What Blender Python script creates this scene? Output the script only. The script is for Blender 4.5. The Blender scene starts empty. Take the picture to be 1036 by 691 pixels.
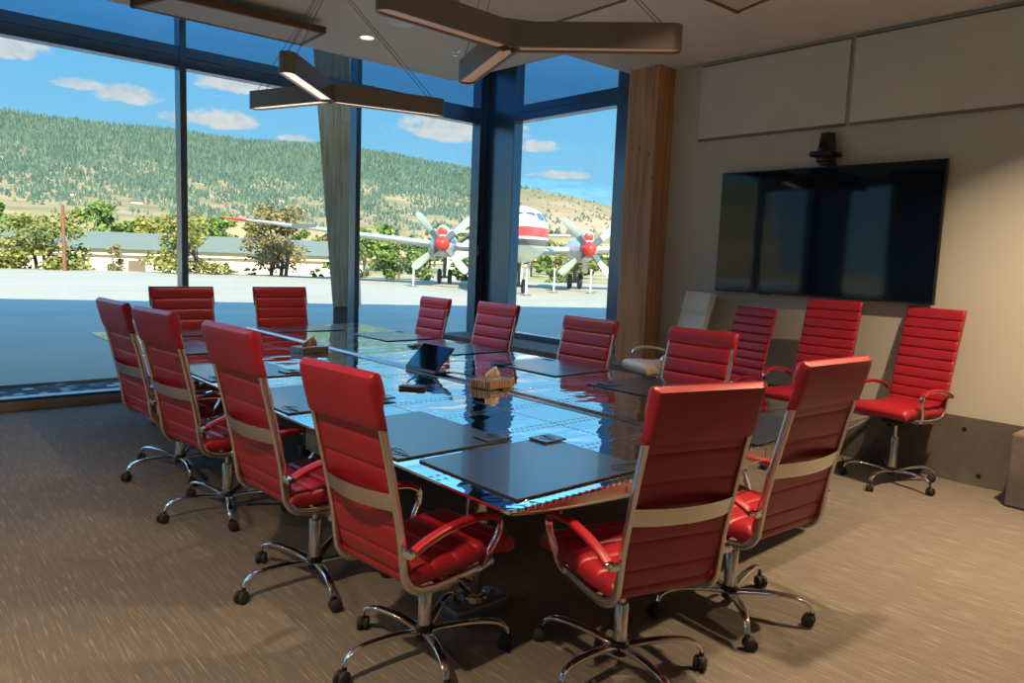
import bpy, bmesh, math, random
from math import sin, cos, tan, pi, radians, sqrt, atan2
from mathutils import Vector, Matrix
random.seed(7)
S = bpy.context.scene
COL = S.collection

# ------------------------------------------------------------------ helpers
def link(o, parent=None):
    COL.objects.link(o)
    if parent is not None: o.parent = parent
    return o

def tag(o, label=None, cat=None, group=None, kind=None):
    if label: o['label'] = label
    if cat: o['category'] = cat
    if group: o['group'] = group
    if kind: o['kind'] = kind
    return o

def empty(name, loc=(0, 0, 0), rz=0.0):
    o = bpy.data.objects.new(name, None)
    o.empty_display_size = .1
    o.location = loc; o.rotation_euler = (0, 0, rz)
    return link(o)

def obj(name, bm, mat, parent=None, smooth=None, loc=None, mats=None):
    me = bpy.data.meshes.new(name)
    bmesh.ops.recalc_face_normals(bm, faces=bm.faces[:])
    bm.to_mesh(me); bm.free()
    for m in (mats or [mat]): me.materials.append(m)
    if smooth is not None:
        for p in me.polygons: p.use_smooth = True
        if smooth < 180:
            me.set_sharp_from_angle(angle=radians(smooth))
    o = bpy.data.objects.new(name, me)
    if loc: o.location = loc
    return link(o, parent)

def B(): return bmesh.new()

def add_box(bm, x0, x1, y0, y1, z0, z1, bev=0.0, mi=0, M=None):
    t = bmesh.new()
    bmesh.ops.create_cube(t, size=1)
    for v in t.verts:
        v.co = Vector(((x0+x1)/2 + v.co.x*(x1-x0), (y0+y1)/2 + v.co.y*(y1-y0), (z0+z1)/2 + v.co.z*(z1-z0)))
    if bev > 0:
        bmesh.ops.bevel(t, geom=t.edges[:], offset=bev, segments=2, profile=.5, affect='EDGES')
    join(bm, t, mi, M)

def join(bm, t, mi=0, M=None):
    mp = {}
    for v in t.verts:
        mp[v] = bm.verts.new(M @ v.co if M else v.co)
    for f in t.faces:
        try:
            nf = bm.faces.new([mp[v] for v in f.verts]); nf.material_index = mi; nf.smooth = f.smooth
        except ValueError: pass
    t.free()

def add_cyl(bm, p0, p1, r0, r1=None, n=16, mi=0, caps=True):
    if r1 is None: r1 = r0
    p0 = Vector(p0); p1 = Vector(p1); d = (p1-p0).normalized()
    a = d.orthogonal().normalized(); b = d.cross(a)
    R0 = [bm.verts.new(p0 + (a*cos(2*pi*i/n) + b*sin(2*pi*i/n))*r0) for i in range(n)]
    R1 = [bm.verts.new(p1 + (a*cos(2*pi*i/n) + b*sin(2*pi*i/n))*r1) for i in range(n)]
    for i in range(n):
        bm.faces.new((R0[i], R0[(i+1) % n], R1[(i+1) % n], R1[i])).material_index = mi
    if caps:
        bm.faces.new(R0).material_index = mi; bm.faces.new(R1).material_index = mi

def add_lathe(bm, prof, n=24, M=None, mi=0):
    """prof: list of (r, z); revolve about z"""
    rings = []
    for r, z in prof:
        if r < 1e-6:
            v = Vector((0, 0, z)); rings.append([bm.verts.new(M @ v if M else v)])
        else:
            ring = []
            for i in range(n):
                v = Vector((r*cos(2*pi*i/n), r*sin(2*pi*i/n), z))
                ring.append(bm.verts.new(M @ v if M else v))
            rings.append(ring)
    for A, C in zip(rings, rings[1:]):
        for i in range(n):
            j = (i+1) % n
            if len(A) == 1 and len(C) == 1: continue
            if len(A) == 1: f = bm.faces.new((A[0], C[j], C[i]))
            elif len(C) == 1: f = bm.faces.new((A[i], A[j], C[0]))
            else: f = bm.faces.new((A[i], A[j], C[j], C[i]))
            f.material_index = mi

def catmull(pts, k=6):
    P = [Vector(p) for p in pts]
    out = []
    for i in range(len(P)-1):
        a = P[max(i-1, 0)]; b = P[i]; c = P[i+1]; d = P[min(i+2, len(P)-1)]
        for j in range(k):
            t = j/k
            out.append(.5*((2*b) + (c-a)*t + (2*a-5*b+4*c-d)*t*t + (3*b-a-3*c+d)*t**3))
    out.append(P[-1])
    return out

def sweep(bm, pts, w, h, side=None, n=10, mi=0, taper=None, power=.6, closed=False):
    """sweep a rounded-rectangle section (w along side vector, h along normal) along pts"""
    P = [Vector(p) for p in pts]; N = len(P); rings = []
    for i, p in enumerate(P):
        if closed: t = P[(i+1) % N]-P[i-1]
        else: t = P[min(i+1, N-1)]-P[max(i-1, 0)]
        t.normalize()
        s = Vector(side) if side is not None else t.cross(Vector((0, 0, 1)))
        if side is None and s.length < 1e-4: s = Vector((1, 0, 0))
        s = (s - t*s.dot(t)).normalized(); u = t.cross(s)
        k = taper(i/(N-1)) if taper else 1
        ring = []
        for j in range(n):
            a = 2*pi*(j+.5)/n
            ca, sa = cos(a), sin(a)
            x = math.copysign(abs(ca)**power, ca)*w/2*k; y = math.copysign(abs(sa)**power, sa)*h/2*(k if not taper else (k+1)/2)
            ring.append(bm.verts.new(p + s*x + u*y))
        rings.append(ring)
    rr = list(zip(rings, rings[1:])) + ([(rings[-1], rings[0])] if closed else [])
    for A, C in rr:
        for j in range(n):
            bm.faces.new((A[j], A[(j+1) % n], C[(j+1) % n], C[j])).material_index = mi
    if not closed:
        bm.faces.new(rings[0]).material_index = mi; bm.faces.new(rings[-1]).material_index = mi

def add_prism(bm, poly, z0, z1, mi=0):
    a = [bm.verts.new((x, y, z0)) for x, y in poly]; b = [bm.verts.new((x, y, z1)) for x, y in poly]
    bm.faces.new(a).material_index = mi; bm.faces.new(b).material_index = mi
    n = len(poly)
    for i in range(n):
        bm.faces.new((a[i], a[(i+1) % n], b[(i+1) % n], b[i])).material_index = mi

def dup(root, loc, rz, label=None, group=None):
    def cp(o, par):
        c = o.copy(); COL.objects.link(c); c.parent = par
        for ch in o.children: cp(ch, c)
        return c
    c = cp(root, None)
    c.location = loc; c.rotation_euler = (0, 0, rz)
    if label: c['label'] = label
    if group: c['group'] = group
    return c

# ------------------------------------------------------------------ materials
def srgb(r, g, b):
    f = lambda c: (c/255/12.92) if c/255 <= .04045 else ((c/255+.055)/1.055)**2.4
    return (f(r), f(g), f(b), 1)

class NT:
    def __init__(s, tree): s.t = tree; s.n = tree.nodes; s.l = tree.links
    def node(s, typ, **kw):
        n = s.n.new(typ)
        for k, v in kw.items():
            if k == 'inp':
                for a, b in v.items():
                    if isinstance(b, bpy.types.NodeSocket): s.l.new(b, n.inputs[a])
                    else: n.inputs[a].default_value = b
            else: setattr(n, k, v)
        return n
    def math(s, op, a, b=None, c=None, clamp=False):
        n = s.n.new('ShaderNodeMath'); n.operation = op; n.use_clamp = clamp
        for i, v in enumerate((a, b, c)):
            if v is None: continue
            if isinstance(v, bpy.types.NodeSocket): s.l.new(v, n.inputs[i])
            else: n.inputs[i].default_value = v
        return n.outputs[0]
    def mix(s, fac, a, b, blend='MIX'):
        n = s.n.new('ShaderNodeMix'); n.data_type = 'RGBA'; n.blend_type = blend
        for i, v in ((0, fac), (6, a), (7, b)):
            if isinstance(v, bpy.types.NodeSocket): s.l.new(v, n.inputs[i])
            else: n.inputs[i].default_value = v
        return n.outputs[2]
    def ramp(s, fac, stops, interp='LINEAR'):
        n = s.n.new('ShaderNodeValToRGB'); n.color_ramp.interpolation = interp
        e = n.color_ramp.elements
        while len(e) < len(stops): e.new(.5)
        for i, (p, c) in enumerate(stops): e[i].position = p; e[i].color = c if len(c) == 4 else (*c, 1)
        s.l.new(fac, n.inputs[0]); return n.outputs[0]
    def sstep(s, x, a, b):
        n = s.n.new('ShaderNodeMapRange'); n.interpolation_type = 'SMOOTHSTEP'
        s.l.new(x, n.inputs[0]); n.inputs[1].default_value = a; n.inputs[2].default_value = b
        return n.outputs[0]
    def noise(s, vec, scale, detail=3, rough=.5):
        n = s.node('ShaderNodeTexNoise', inp={'Scale': scale, 'Detail': detail, 'Roughness': rough})
        if vec is not None: s.l.new(vec, n.inputs['Vector'])
        return n.outputs[0]
    def mapping(s, vec, scale=(1, 1, 1), rot=(0, 0, 0), loc=(0, 0, 0)):
        n = s.n.new('ShaderNodeMapping'); s.l.new(vec, n.inputs[0])
        n.inputs['Scale'].default_value = scale; n.inputs['Rotation'].default_value = rot; n.inputs['Location'].default_value = loc
        return n.outputs[0]
    def bump(s, h, strength=.3, dist=.01):
        n = s.n.new('ShaderNodeBump'); n.inputs['Strength'].default_value = strength; n.inputs['Distance'].default_value = dist
        s.l.new(h, n.inputs['Height']); return n.outputs[0]

def mat(name, col, rough=.5, metal=0., spec=.5, var=0., vscale=8., bump=0., bscale=60., coat=0., emis=None):
    """general procedural material: base colour with a slight noise variation and optional fine bump"""
    m = bpy.data.materials.new(name); m.use_nodes = True
    T = NT(m.node_tree); P = m.node_tree.nodes['Principled BSDF']
    tc = T.node('ShaderNodeTexCoord').outputs['Object']
    n = T.noise(tc, vscale, 3)
    d = tuple(c*(1-var) for c in col[:3])+(1,); u = tuple(min(1, c*(1+var)) for c in col[:3])+(1,)
    T.l.new(T.ramp(n, [(.3, d), (.7, u)]), P.inputs['Base Color'])
    P.inputs['Roughness'].default_value = rough; P.inputs['Metallic'].default_value = metal
    P.inputs['Specular IOR Level'].default_value = spec
    P.inputs['Coat Weight'].default_value = coat
    if bump > 0:
        T.l.new(T.bump(T.noise(tc, bscale, 4), bump, .004), P.inputs['Normal'])
    if emis:
        P.inputs['Emission Color'].default_value = (*emis[0][:3], 1); P.inputs['Emission Strength'].default_value = emis[1]
    return m

def tree_mat(m):
    T = NT(m.node_tree); return T, m.node_tree.nodes['Principled BSDF']

M = {}
M['red'] = mat('red_leather', (.33, .012, .024, 1), .38, spec=.5, var=.08, vscale=5, bump=.12, bscale=260)
M['beige_leather'] = mat('beige_leather', srgb(214, 206, 188), .42, var=.05, vscale=5, bump=.12, bscale=260)
M['chrome'] = mat('polished_chrome', (.78, .77, .75, 1), .10, metal=1)
M['satin'] = mat('satin_chrome', (.66, .63, .58, 1), .26, metal=1)
M['black'] = mat('black_plastic', (.012, .012, .013, 1), .38, var=.1)
M['pad'] = mat('slate_leather', (.028, .042, .062, 1), .24, spec=.9, coat=.4, var=.14, vscale=6, bump=.15, bscale=220)
M['pad_edge'] = mat('black_felt', (.008, .008, .010, 1), .8)
M['emblem'] = mat('embossed_emblem', (.015, .018, .026, 1), .35)
M['frame'] = mat('dark_anodised_aluminium', srgb(92, 112, 134), .24, metal=.8, var=.03)
M['sill'] = mat('sill_cover', srgb(150, 134, 116), .45, var=.05)
M['bracket'] = mat('galvanised_plate', srgb(120, 130, 140), .4, metal=.6, var=.1)
M['ceiling'] = mat('ceiling_paint', srgb(214, 210, 202), .75, var=.02)
M['wall'] = mat('wall_paint', srgb(186, 188, 180), .8, var=.015, vscale=2, bump=.1, bscale=400)
M['panel'] = mat('acoustic_felt', srgb(200, 202, 194), .9, var=.02, vscale=3, bump=.1, bscale=500)
M['panel_side'] = mat('acoustic_panel_edge', srgb(120, 112, 104), .8)
M['cloud'] = mat('ceiling_panel_felt', srgb(186, 178, 166), .6, var=.05, vscale=3)
M['cloud_edge'] = mat('ceiling_panel_walnut', srgb(104, 66, 46), .5, var=.15, vscale=12)
M['lamp'] = mat('bronze_lamp_metal', srgb(126, 119, 112), .34, metal=.45, var=.03)
M['lens_dim'] = mat('lamp_lens_dim', srgb(200, 170, 140), .35, emis=((1, .62, .38), .10))
M['lens_lit'] = mat('lamp_lens_lit', srgb(225, 210, 190), .35, emis=((1, .84, .68), 1.1))
M['white'] = mat('white_enamel', srgb(225, 225, 222), .4)
M['spot'] = mat('downlight_lens', srgb(240, 220, 190), .4, emis=((1, .78, .55), 1.6))
M['rubber'] = mat('rubber', (.02, .02, .022, 1), .7)
M['tissue'] = mat('tissue_paper', srgb(205, 190, 178), .9, bump=.2, bscale=30)
M['box_top'] = mat('tissue_box_top', srgb(205, 200, 190), .6)
M['alu_dark'] = mat('aged_aluminium', (.50, .49, .47, 1), .22, metal=1, var=.1)
M['cable'] = mat('steel_cable', (.12, .11, .11, 1), .4, metal=.6)
M['dark_seam'] = mat('oxidised_seam', (.30, .27, .25, 1), .22, metal=1, var=.2)

# carpet: fine streaks running along +Y on a taupe ground
m = mat('carpet_weave', (.1, .1, .1, 1), .95, spec=.1); T, P = tree_mat(m)
tc = T.node('ShaderNodeTexCoord').outputs['Object']
st = T.noise(T.mapping(tc, (150, 5.2, 1)), 1, 2, .5)
st2 = T.noise(T.mapping(tc, (90, 3.0, 1), loc=(5, 3, 0)), 1, 2, .6)
fine = T.noise(T.mapping(tc, (300, 140, 1)), 1, 2, .7)
big = T.noise(T.mapping(tc, (1.2, .5, 1)), 1, 2)
base = T.ramp(big, [(.3, (.122, .112, .100)), (.7, (.152, .138, .120))])
c1 = T.mix(T.sstep(fine, .35, .7), base, (.182, .166, .143, 1))
c2 = T.mix(T.math('MULTIPLY', T.sstep(st2, .46, .72), .7), c1, (.218, .194, .160, 1))
c3 = T.mix(T.math('MULTIPLY', T.sstep(st, .59, .70), .50), c2, (.42, .38, .31, 1))
T.l.new(c3, P.inputs['Base Color'])
T.l.new(T.bump(T.math('ADD', fine, st), .5, .006), P.inputs['Normal'])
M['carpet'] = m

# concrete
m = mat('cast_concrete', (.1, .1, .1, 1), .8); T, P = tree_mat(m)
tc = T.node('ShaderNodeTexCoord').outputs['Object']
T.l.new(T.ramp(T.noise(tc, 2.4, 6, .6), [(.3, srgb(78, 74, 72)), (.55, srgb(98, 92, 88)), (.75, srgb(120, 113, 106))]), P.inputs['Base Color'])
T.l.new(T.bump(T.noise(tc, 30, 5), .25, .01), P.inputs['Normal'])
M['concrete'] = m

# glulam timber, grain along z, knots
def timber(name, a, b, knot=True, axis_scale=(14, 14, .55)):
    m = mat(name, a, .55); T, P = tree_mat(m)
    tc = T.node('ShaderNodeTexCoord').outputs['Object']
    g = T.noise(T.mapping(tc, axis_scale), 1.6, 5, .6)
    g2 = T.noise(T.mapping(tc, (60, 60, 1.2)), 1.2, 2, .6)
    c = T.ramp(g, [(.3, b), (.52, a), (.75, tuple(min(1, v*1.22) for v in a[:3]))])
    c = T.mix(T.math('MULTIPLY', T.sstep(g2, .5, .8), .35), c, b)
    if knot:
        v = T.node('ShaderNodeTexVoronoi', feature='DISTANCE_TO_EDGE', inp={'Scale': 1.0})
        v = T.node('ShaderNodeTexVoronoi', inp={'Scale': 1.0}); T.l.new(T.mapping(tc, (6.5, 6.5, 3.0)), v.inputs['Vector'])
        k = T.sstep(v.outputs['Distance'], .13, .05)
        k = T.math('SUBTRACT', 1.0, T.sstep(v.outputs['Distance'], .06, .14))
        c = T.mix(T.math('MULTIPLY', k, .7), c, (b[0]*.35, b[1]*.3, b[2]*.28, 1))
    T.l.new(c, P.inputs['Base Color'])
    return m
M['glulam'] = timber('glulam_fir', srgb(186, 142, 104), srgb(142, 100, 70))
M['glulam_grey'] = timber('weathered_glulam', srgb(214, 204, 184), srgb(160, 150, 130), knot=False)

# glass
def glass(name, tint, refl=1.0):
    m = bpy.data.materials.new(name); m.use_nodes = True; t = m.node_tree; t.nodes.clear(); T = NT(t)
    o = T.node('ShaderNodeOutputMaterial'); tr = T.node('ShaderNodeBsdfTransparent', inp={'Color': tint})
    gl = T.node('ShaderNodeBsdfGlossy', inp={'Roughness': .0, 'Color': (refl, refl, refl, 1)})
    fr = T.node('ShaderNodeFresnel', inp={'IOR': 1.5})
    mx = T.node('ShaderNodeMixShader')
    ff = T.math('MULTIPLY', fr.outputs[0], T.math('SUBTRACT', 1.0, T.node('ShaderNodeNewGeometry').outputs['Backfacing']))
    t.links.new(ff, mx.inputs[0])
    t.links.new(tr.outputs[0], mx.inputs[1]); t.links.new(gl.outputs[0], mx.inputs[2]); t.links.new(mx.outputs[0], o.inputs[0])
    return m
M['glass'] = glass('window_glass', (.93, .96, .96, 1), .7)
M['glass_tint'] = glass('tinted_window_glass', (.46, .56, .65, 1), .7)

# mirror-polished aluminium skin with rivet rows
def skin(name, base, rough, rivets=True):
    m = mat(name, base, rough, metal=1); T, P = tree_mat(m)
    geo = T.node('ShaderNodeNewGeometry').outputs['Position']
    sp = T.node('ShaderNodeSeparateXYZ'); T.l.new(geo, sp.inputs[0]); X, Y = sp.outputs[0], sp.outputs[1]
    wav = T.noise(T.mapping(geo, (2.2, 3.6, 1)), 1.0, 2, .45)
    wav2 = T.noise(T.mapping(geo, (9, 15, 1)), 1.0, 1, .5)
    h = T.math('ADD', T.math('MULTIPLY', wav, 1.0), T.math('MULTIPLY', wav2, .17))
    n1 = T.node('ShaderNodeBump', inp={'Strength': .42, 'Distance': .016, 'Height': h})
    out = n1.outputs[0]
    if rivets:
        def row(U, V, pitch, off, step, rad):
            a = T.math('MULTIPLY', T.math('SUBTRACT', T.math('FRACT', T.math('DIVIDE', T.math('ADD', U, off), pitch)), .5), pitch)
            b = T.math('MULTIPLY', T.math('SUBTRACT', T.math('FRACT', T.math('DIVIDE', V, step)), .5), step)
            d = T.math('SQRT', T.math('ADD', T.math('MULTIPLY', a, a), T.math('MULTIPLY', b, b)))
            return T.math('SUBTRACT', 1.0, T.sstep(d, rad*.55, rad))
        r = T.math('MAXIMUM', T.math('MAXIMUM', row(Y, X, .42, .05, .034, .0105), row(X, Y, .475, .40, .034, .0105)), row(Y, X, .42, .10, .034, .0105))
        n2 = T.node('ShaderNodeBump', inp={'Strength': .8, 'Distance': .003, 'Height': r}); T.l.new(out, n2.inputs['Normal'])
        out = n2.outputs[0]
        T.l.new(T.mix(T.math('MULTIPLY', r, .75), T.mix(T.noise(geo, 1.3, 2), tuple(c*.93 for c in base[:3])+(1,), base), (.12, .11, .10, 1)), P.inputs['Base Color'])
        # sheet lap lines beside the rivet rows
    T.l.new(out, P.inputs['Normal'])
    return m
M['skin'] = skin('polished_wing_skin', (.95, .95, .95, 1), .03)
M['rib'] = mat('wing_rib_aluminium', (.62, .56, .50, 1), .24, metal=1, var=.08, vscale=4, bump=.1, bscale=5)

# outdoor
def ground(name, stops, scale, rough=.95, bump=0):
    m = mat(name, stops[0][1], rough, spec=.1); T, P = tree_mat(m)
    tc = T.node('ShaderNodeTexCoord').outputs['Object']
    T.l.new(T.ramp(T.noise(T.mapping(tc, scale), 1, 6, .62), stops), P.inputs['Base Color'])
    if bump: T.l.new(T.bump(T.noise(T.mapping(tc, scale), 1, 6, .7), bump, .05), P.inputs['Normal'])
    return m
M['tarmac'] = ground('pale_concrete_apron', [(.3, (.35, .335, .26)), (.5, (.38, .363, .282)), (.7, (.41, .392, .305))], (.12, .6, 1))
m = mat('river_gravel', (.1, .1, .1, 1), .9); T, P = tree_mat(m)
v = T.node('ShaderNodeTexVoronoi', inp={'Scale': 8.5}); T.l.new(T.node('ShaderNodeTexCoord').outputs['Object'], v.inputs['Vector'])
hs = T.node('ShaderNodeSeparateColor'); T.l.new(v.outputs['Color'], hs.inputs[0])
stone = T.ramp(hs.outputs[0], [(.2, (.03, .035, .04)), (.6, (.12, .13, .14)), (.95, (.5, .5, .48))])
T.l.new(T.mix(T.sstep(v.outputs['Distance'], .35, .6), stone, (.01, .012, .015, 1)), P.inputs['Base Color'])
M['gravel'] = m
M['dry'] = ground('dry_grass_field', [(.3, srgb(120, 126, 76)), (.5, srgb(156, 148, 104)), (.7, srgb(176, 164, 124))], (.05, .05, .05))
def hillmat(name, seed, green, tan):
    m = mat(name, green[0], 1, spec=0); T, P = tree_mat(m)
    g = T.node('ShaderNodeNewGeometry').outputs['Position']
    at = T.node('ShaderNodeAttribute', attribute_name='elev').outputs['Fac']
    big = T.noise(T.mapping(g, (.0042, .0042, .012), loc=(seed, 0, 0)), 1, 6, .62)
    med = T.noise(T.mapping(g, (.022, .022, .05)), 1, 5, .7)
    f = T.math('ADD', T.math('MULTIPLY', T.math('SUBTRACT', big, .5), 1.5), T.math('MULTIPLY', T.math('SUBTRACT', med, .5), .9))
    f = T.math('ADD', f, at)
    cg = T.ramp(med, [(.35, green[0]), (.65, green[1])]); ct = T.ramp(med, [(.35, tan[0]), (.6, tan[1])])
    T.l.new(T.mix(T.sstep(f, .42, .85), ct, cg), P.inputs['Base Color'])
    return m
M['hill'] = hillmat('wooded_hillside', 3, (srgb(88, 104, 82), srgb(106, 118, 90)), (srgb(120, 120, 88), srgb(166, 144, 110)))
M['farhill'] = hillmat('haze_tinted_forest', 9, (srgb(78, 122, 142), srgb(90, 134, 150)), (srgb(100, 140, 150), srgb(112, 148, 156)))  # blue distance haze is mixed into these forest colours
M['tanhill'] = hillmat('dry_hillside', 5, (srgb(120, 118, 88), srgb(140, 130, 98)), (srgb(170, 142, 112), srgb(190, 160, 128)))
def leafmat(name, a, b, c):
    m = mat(name, a, .8, spec=.2); T, P = tree_mat(m)
    g = T.node('ShaderNodeNewGeometry')
    r = g.outputs['Random Per Island'] if 'Random Per Island' in g.outputs else g.outputs[0]
    T.l.new(T.ramp(r, [(.0, a), (.5, b), (1., c)]), P.inputs['Base Color'])
    return m
M['pine'] = leafmat('pine_needles', srgb(58, 82, 74), srgb(74, 98, 84), srgb(98, 114, 94))
M['leaf_green'] = leafmat('green_leaves', srgb(72, 100, 50), srgb(102, 126, 64), srgb(132, 148, 80))
M['leaf_yellow'] = leafmat('yellow_green_leaves', srgb(92, 108, 52), srgb(126, 130, 66), srgb(156, 146, 84))
M['leaf_dry'] = leafmat('dry_autumn_leaves', srgb(98, 98, 62), srgb(130, 118, 76), srgb(154, 138, 96))
M['bark'] = mat('bark', srgb(96, 84, 70), .9, var=.2)
M['shed_wall'] = mat('shed_wall_white', srgb(222, 212, 190), .8, var=.04, vscale=.3)
M['shed_roof'] = mat('shed_roof_grey_green', srgb(112, 120, 100), .7, var=.05, vscale=.2)
M['shed_band'] = mat('shed_trim_brown', srgb(110, 96, 80), .8)
M['pole'] = mat('creosoted_pole', srgb(128, 84, 62), .9, var=.15)
M['plane_alu'] = mat('aircraft_bare_metal', (.62, .66, .62, 1), .34, metal=.45, var=.05, vscale=.6)
M['plane_white'] = mat('aircraft_white_paint', srgb(232, 238, 226), .3, var=.02)
M['plane_dark'] = mat('aircraft_dark_grey', srgb(84, 92, 96), .4)
M['plane_red'] = mat('aircraft_red_paint', srgb(214, 54, 40), .4)
M['blade'] = mat('propeller_blade_metal', srgb(176, 196, 182), .35, metal=.3)
M['windshield'] = mat('aircraft_windshield', srgb(58, 78, 96), .08, var=.1)
m = mat('aircraft_livery', srgb(232, 236, 226), .3); T, P = tree_mat(m)
tc = T.node('ShaderNodeTexCoord').outputs['Object']; sp = T.node('ShaderNodeSeparateXYZ'); T.l.new(tc, sp.inputs[0])
zz = T.node('ShaderNodeMapRange', inp={'Value': sp.outputs[2], 'From Min': -2.0, 'From Max': 2.0}).outputs[0]
z2 = lambda z: (z+2.0)/4.0
T.l.new(T.ramp(zz, [(0, srgb(206, 216, 196)), (z2(-.50), srgb(86, 92, 94)), (z2(-.24), srgb(206, 214, 200)), (z2(-.14), srgb(214, 60, 44)), (z2(.30), srgb(238, 240, 234))], 'CONSTANT'), P.inputs['Base Color'])
M['livery'] = m

# wood-pattern tissue box
m = mat('zebra_wood_box', (.1, .1, .1, 1), .4); T, P = tree_mat(m)
tc = T.node('ShaderNodeTexCoord').outputs['Object']
w = T.node('ShaderNodeTexWave', inp={'Scale': 9.0, 'Distortion': 7.0, 'Detail': 3.0, 'Detail Scale': 1.5}); T.l.new(T.mapping(tc, (3.2, 3.2, .6), rot=(0, 0, .6)), w.inputs['Vector'])
T.l.new(T.ramp(w.outputs['Fac'], [(.2, srgb(74, 52, 34)), (.55, srgb(138, 106, 72)), (.9, srgb(186, 156, 112))]), P.inputs['Base Color'])
M['zebra'] = m
m = mat('granite_print_box', (.1, .1, .1, 1), .4); T, P = tree_mat(m)
tc = T.node('ShaderNodeTexCoord').outputs['Object']
T.l.new(T.ramp(T.noise(tc, 70, 3, .6), [(.35, srgb(70, 62, 56)), (.6, srgb(140, 128, 116))]), P.inputs['Base Color'])
M['granite'] = m
# TV screen: glossy black panel
m = mat('tv_screen_black', (.003, .006, .012, 1), .05, spec=.4); T, P = tree_mat(m)
g = T.node('ShaderNodeNewGeometry').outputs['Position']
T.l.new(T.bump(T.noise(T.mapping(g, (1, 2.6, .8)), 1, 1), .10, .01), P.inputs['Normal'])
M['screen'] = m

# ------------------------------------------------------------------ room shell
XT = 6.346      # plane of the wall with the television
YG = 8.12       # inner face of the window wall frames
CZ = 3.57       # ceiling
XR = 6.60       # inner face of the short window wall
XL, YB = -3.6, -2.6
def st(name, bm, m, parent=None, **k):
    o = obj(name, bm, m, parent, **k)
    if parent is None: o['kind'] = 'structure'
    return o
def boxo(name, m, *a, bev=0, parent=None):
    b = B(); add_box(b, *a, bev=bev); return st(name, b, m, parent)

boxo('floor', M['carpet'], XL, 6.7, YB, YG+.02, -.12, 0)
# ceiling: L-shaped drop stopping short of the glazing, with a raised pocket behind it
b = B()
add_prism(b, [(XL, YB), (XT+.4, YB), (XT+.4, 5.25), (5.22, 5.27), (5.155, 6.99), (XL, 7.04)], CZ, CZ+.14)
st('ceiling', b, M['ceiling'])
boxo('ceiling_upper', M['ceiling'], XL, 6.9, 4.8, YG+.3, 4.25, 4.4)
# TV wall: painted board above a cast concrete kerb
boxo('wall_right', M['wall'], XT, XT+.25, YB, 5.40, .518, CZ+.1)
boxo('baseboard_right', M['concrete'], XT-.004, XT+.25, YB, 4.70, 0, .518, bev=.004)
# form-tie holes in the concrete kerb
b = B()
for (y, z) in ((1.85, .42), (1.72, .08), (3.3, .3), (.6, .42)):
    add_cyl(b, (XT-.006, y, z), (XT+.01, y, z), .018, n=14)
st('trim_1', b, M['black'])
boxo('baseboard_front', M['concrete'], 5.93, XR+.2, 4.70, YG+.15, 0, .53, bev=.006)
boxo('wall_back', M['wall'], XL-.2, XT+.3, YB-.2, YB, 0, CZ+.1)
b = B()
add_box(b, XL-.2, XL, YB, -1.4, 0, 4.4); add_box(b, XL-.2, XL, 7.6, YG+.2, 0, 4.4)
add_box(b, XL-.2, XL, -1.4, 7.6, 3.4, 4.4)
for y0, y1 in ((-1.4, -1.33), (-.2, 3.6), (4.4, 6.5), (7.4, 7.6)): add_box(b, XL-.2, XL, y0, y1, 0, 3.4)
st('wall_left', b, M['frame'])
b = B(); add_box(b, XL-.10, XL-.094, -1.33, 7.54, 0, 3.4); st('window_17', b, M['glass'])
# low concrete pier standing off the wall at the right edge of the view
b = B(); add_box(b, 5.945, XT, .2, 1.445, 0, .525, bev=.018)
st('baseboard_pier', b, M['concrete'])

# post
t = empty('timber_post', (6.235, 4.975, .53)); tag(t, 'square warm fir glulam post standing on the concrete kerb at the right window', 'post')
b = B(); add_box(b, -.16, .110, -.185, .185, 0, CZ-.53, bev=.004); obj('post_shaft', b, M['glulam'], t)
b = B(); add_box(b, -.13, .10, -.16, .16, -.012, .002); obj('base_plate', b, M['bracket'], t)

# ---- window wall (y = YG .. YG+.15)
b = B()
add_box(b, XL, XR, YG+.01, YG+.15, .085, .115, bev=.004)
for (x0, x1) in ((XL, 2.54), (2.606, 4.57), (4.635, XR-.11)):
    add_box(b, x0, x1, YG, YG+.15, 3.395, 3.497, bev=.003)
    add_box(b, x0, x1, YG, YG+.15, 3.503, 3.605, bev=.003)
    add_box(b, x0, x1, YG+.01, YG+.14, 3.49, 3.51)
st('window_1', b, M['frame'])
boxo('baseboard_window', M['sill'], XL, XR, YG-.01, YG+.15, 0, .086, bev=.004)
mx = [-3.5, -1.46, .54, 2.54, 4.57]
b = B()
for x in mx: add_box(b, x, x+.066, YG-.004, YG+.16, .0, 4.26, bev=.004)
add_box(b, XL, XR, YG, YG+.15, 4.15, 4.26)
st('window_2', b, M['frame'])
for i, x in enumerate(mx):
    x1 = mx[i+1] if i+1 < len(mx) else XR-.11
    b = B(); add_box(b, x+.066, x1, YG+.085, YG+.091, .11, 3.40); w = st('window_%d' % (3+i), b, M['glass'])
    b = B(); add_box(b, x+.066, x1, YG+.085, YG+.091, 3.60, 4.15); w = st('window_%d' % (8+i), b, M['glass_tint'])
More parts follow.
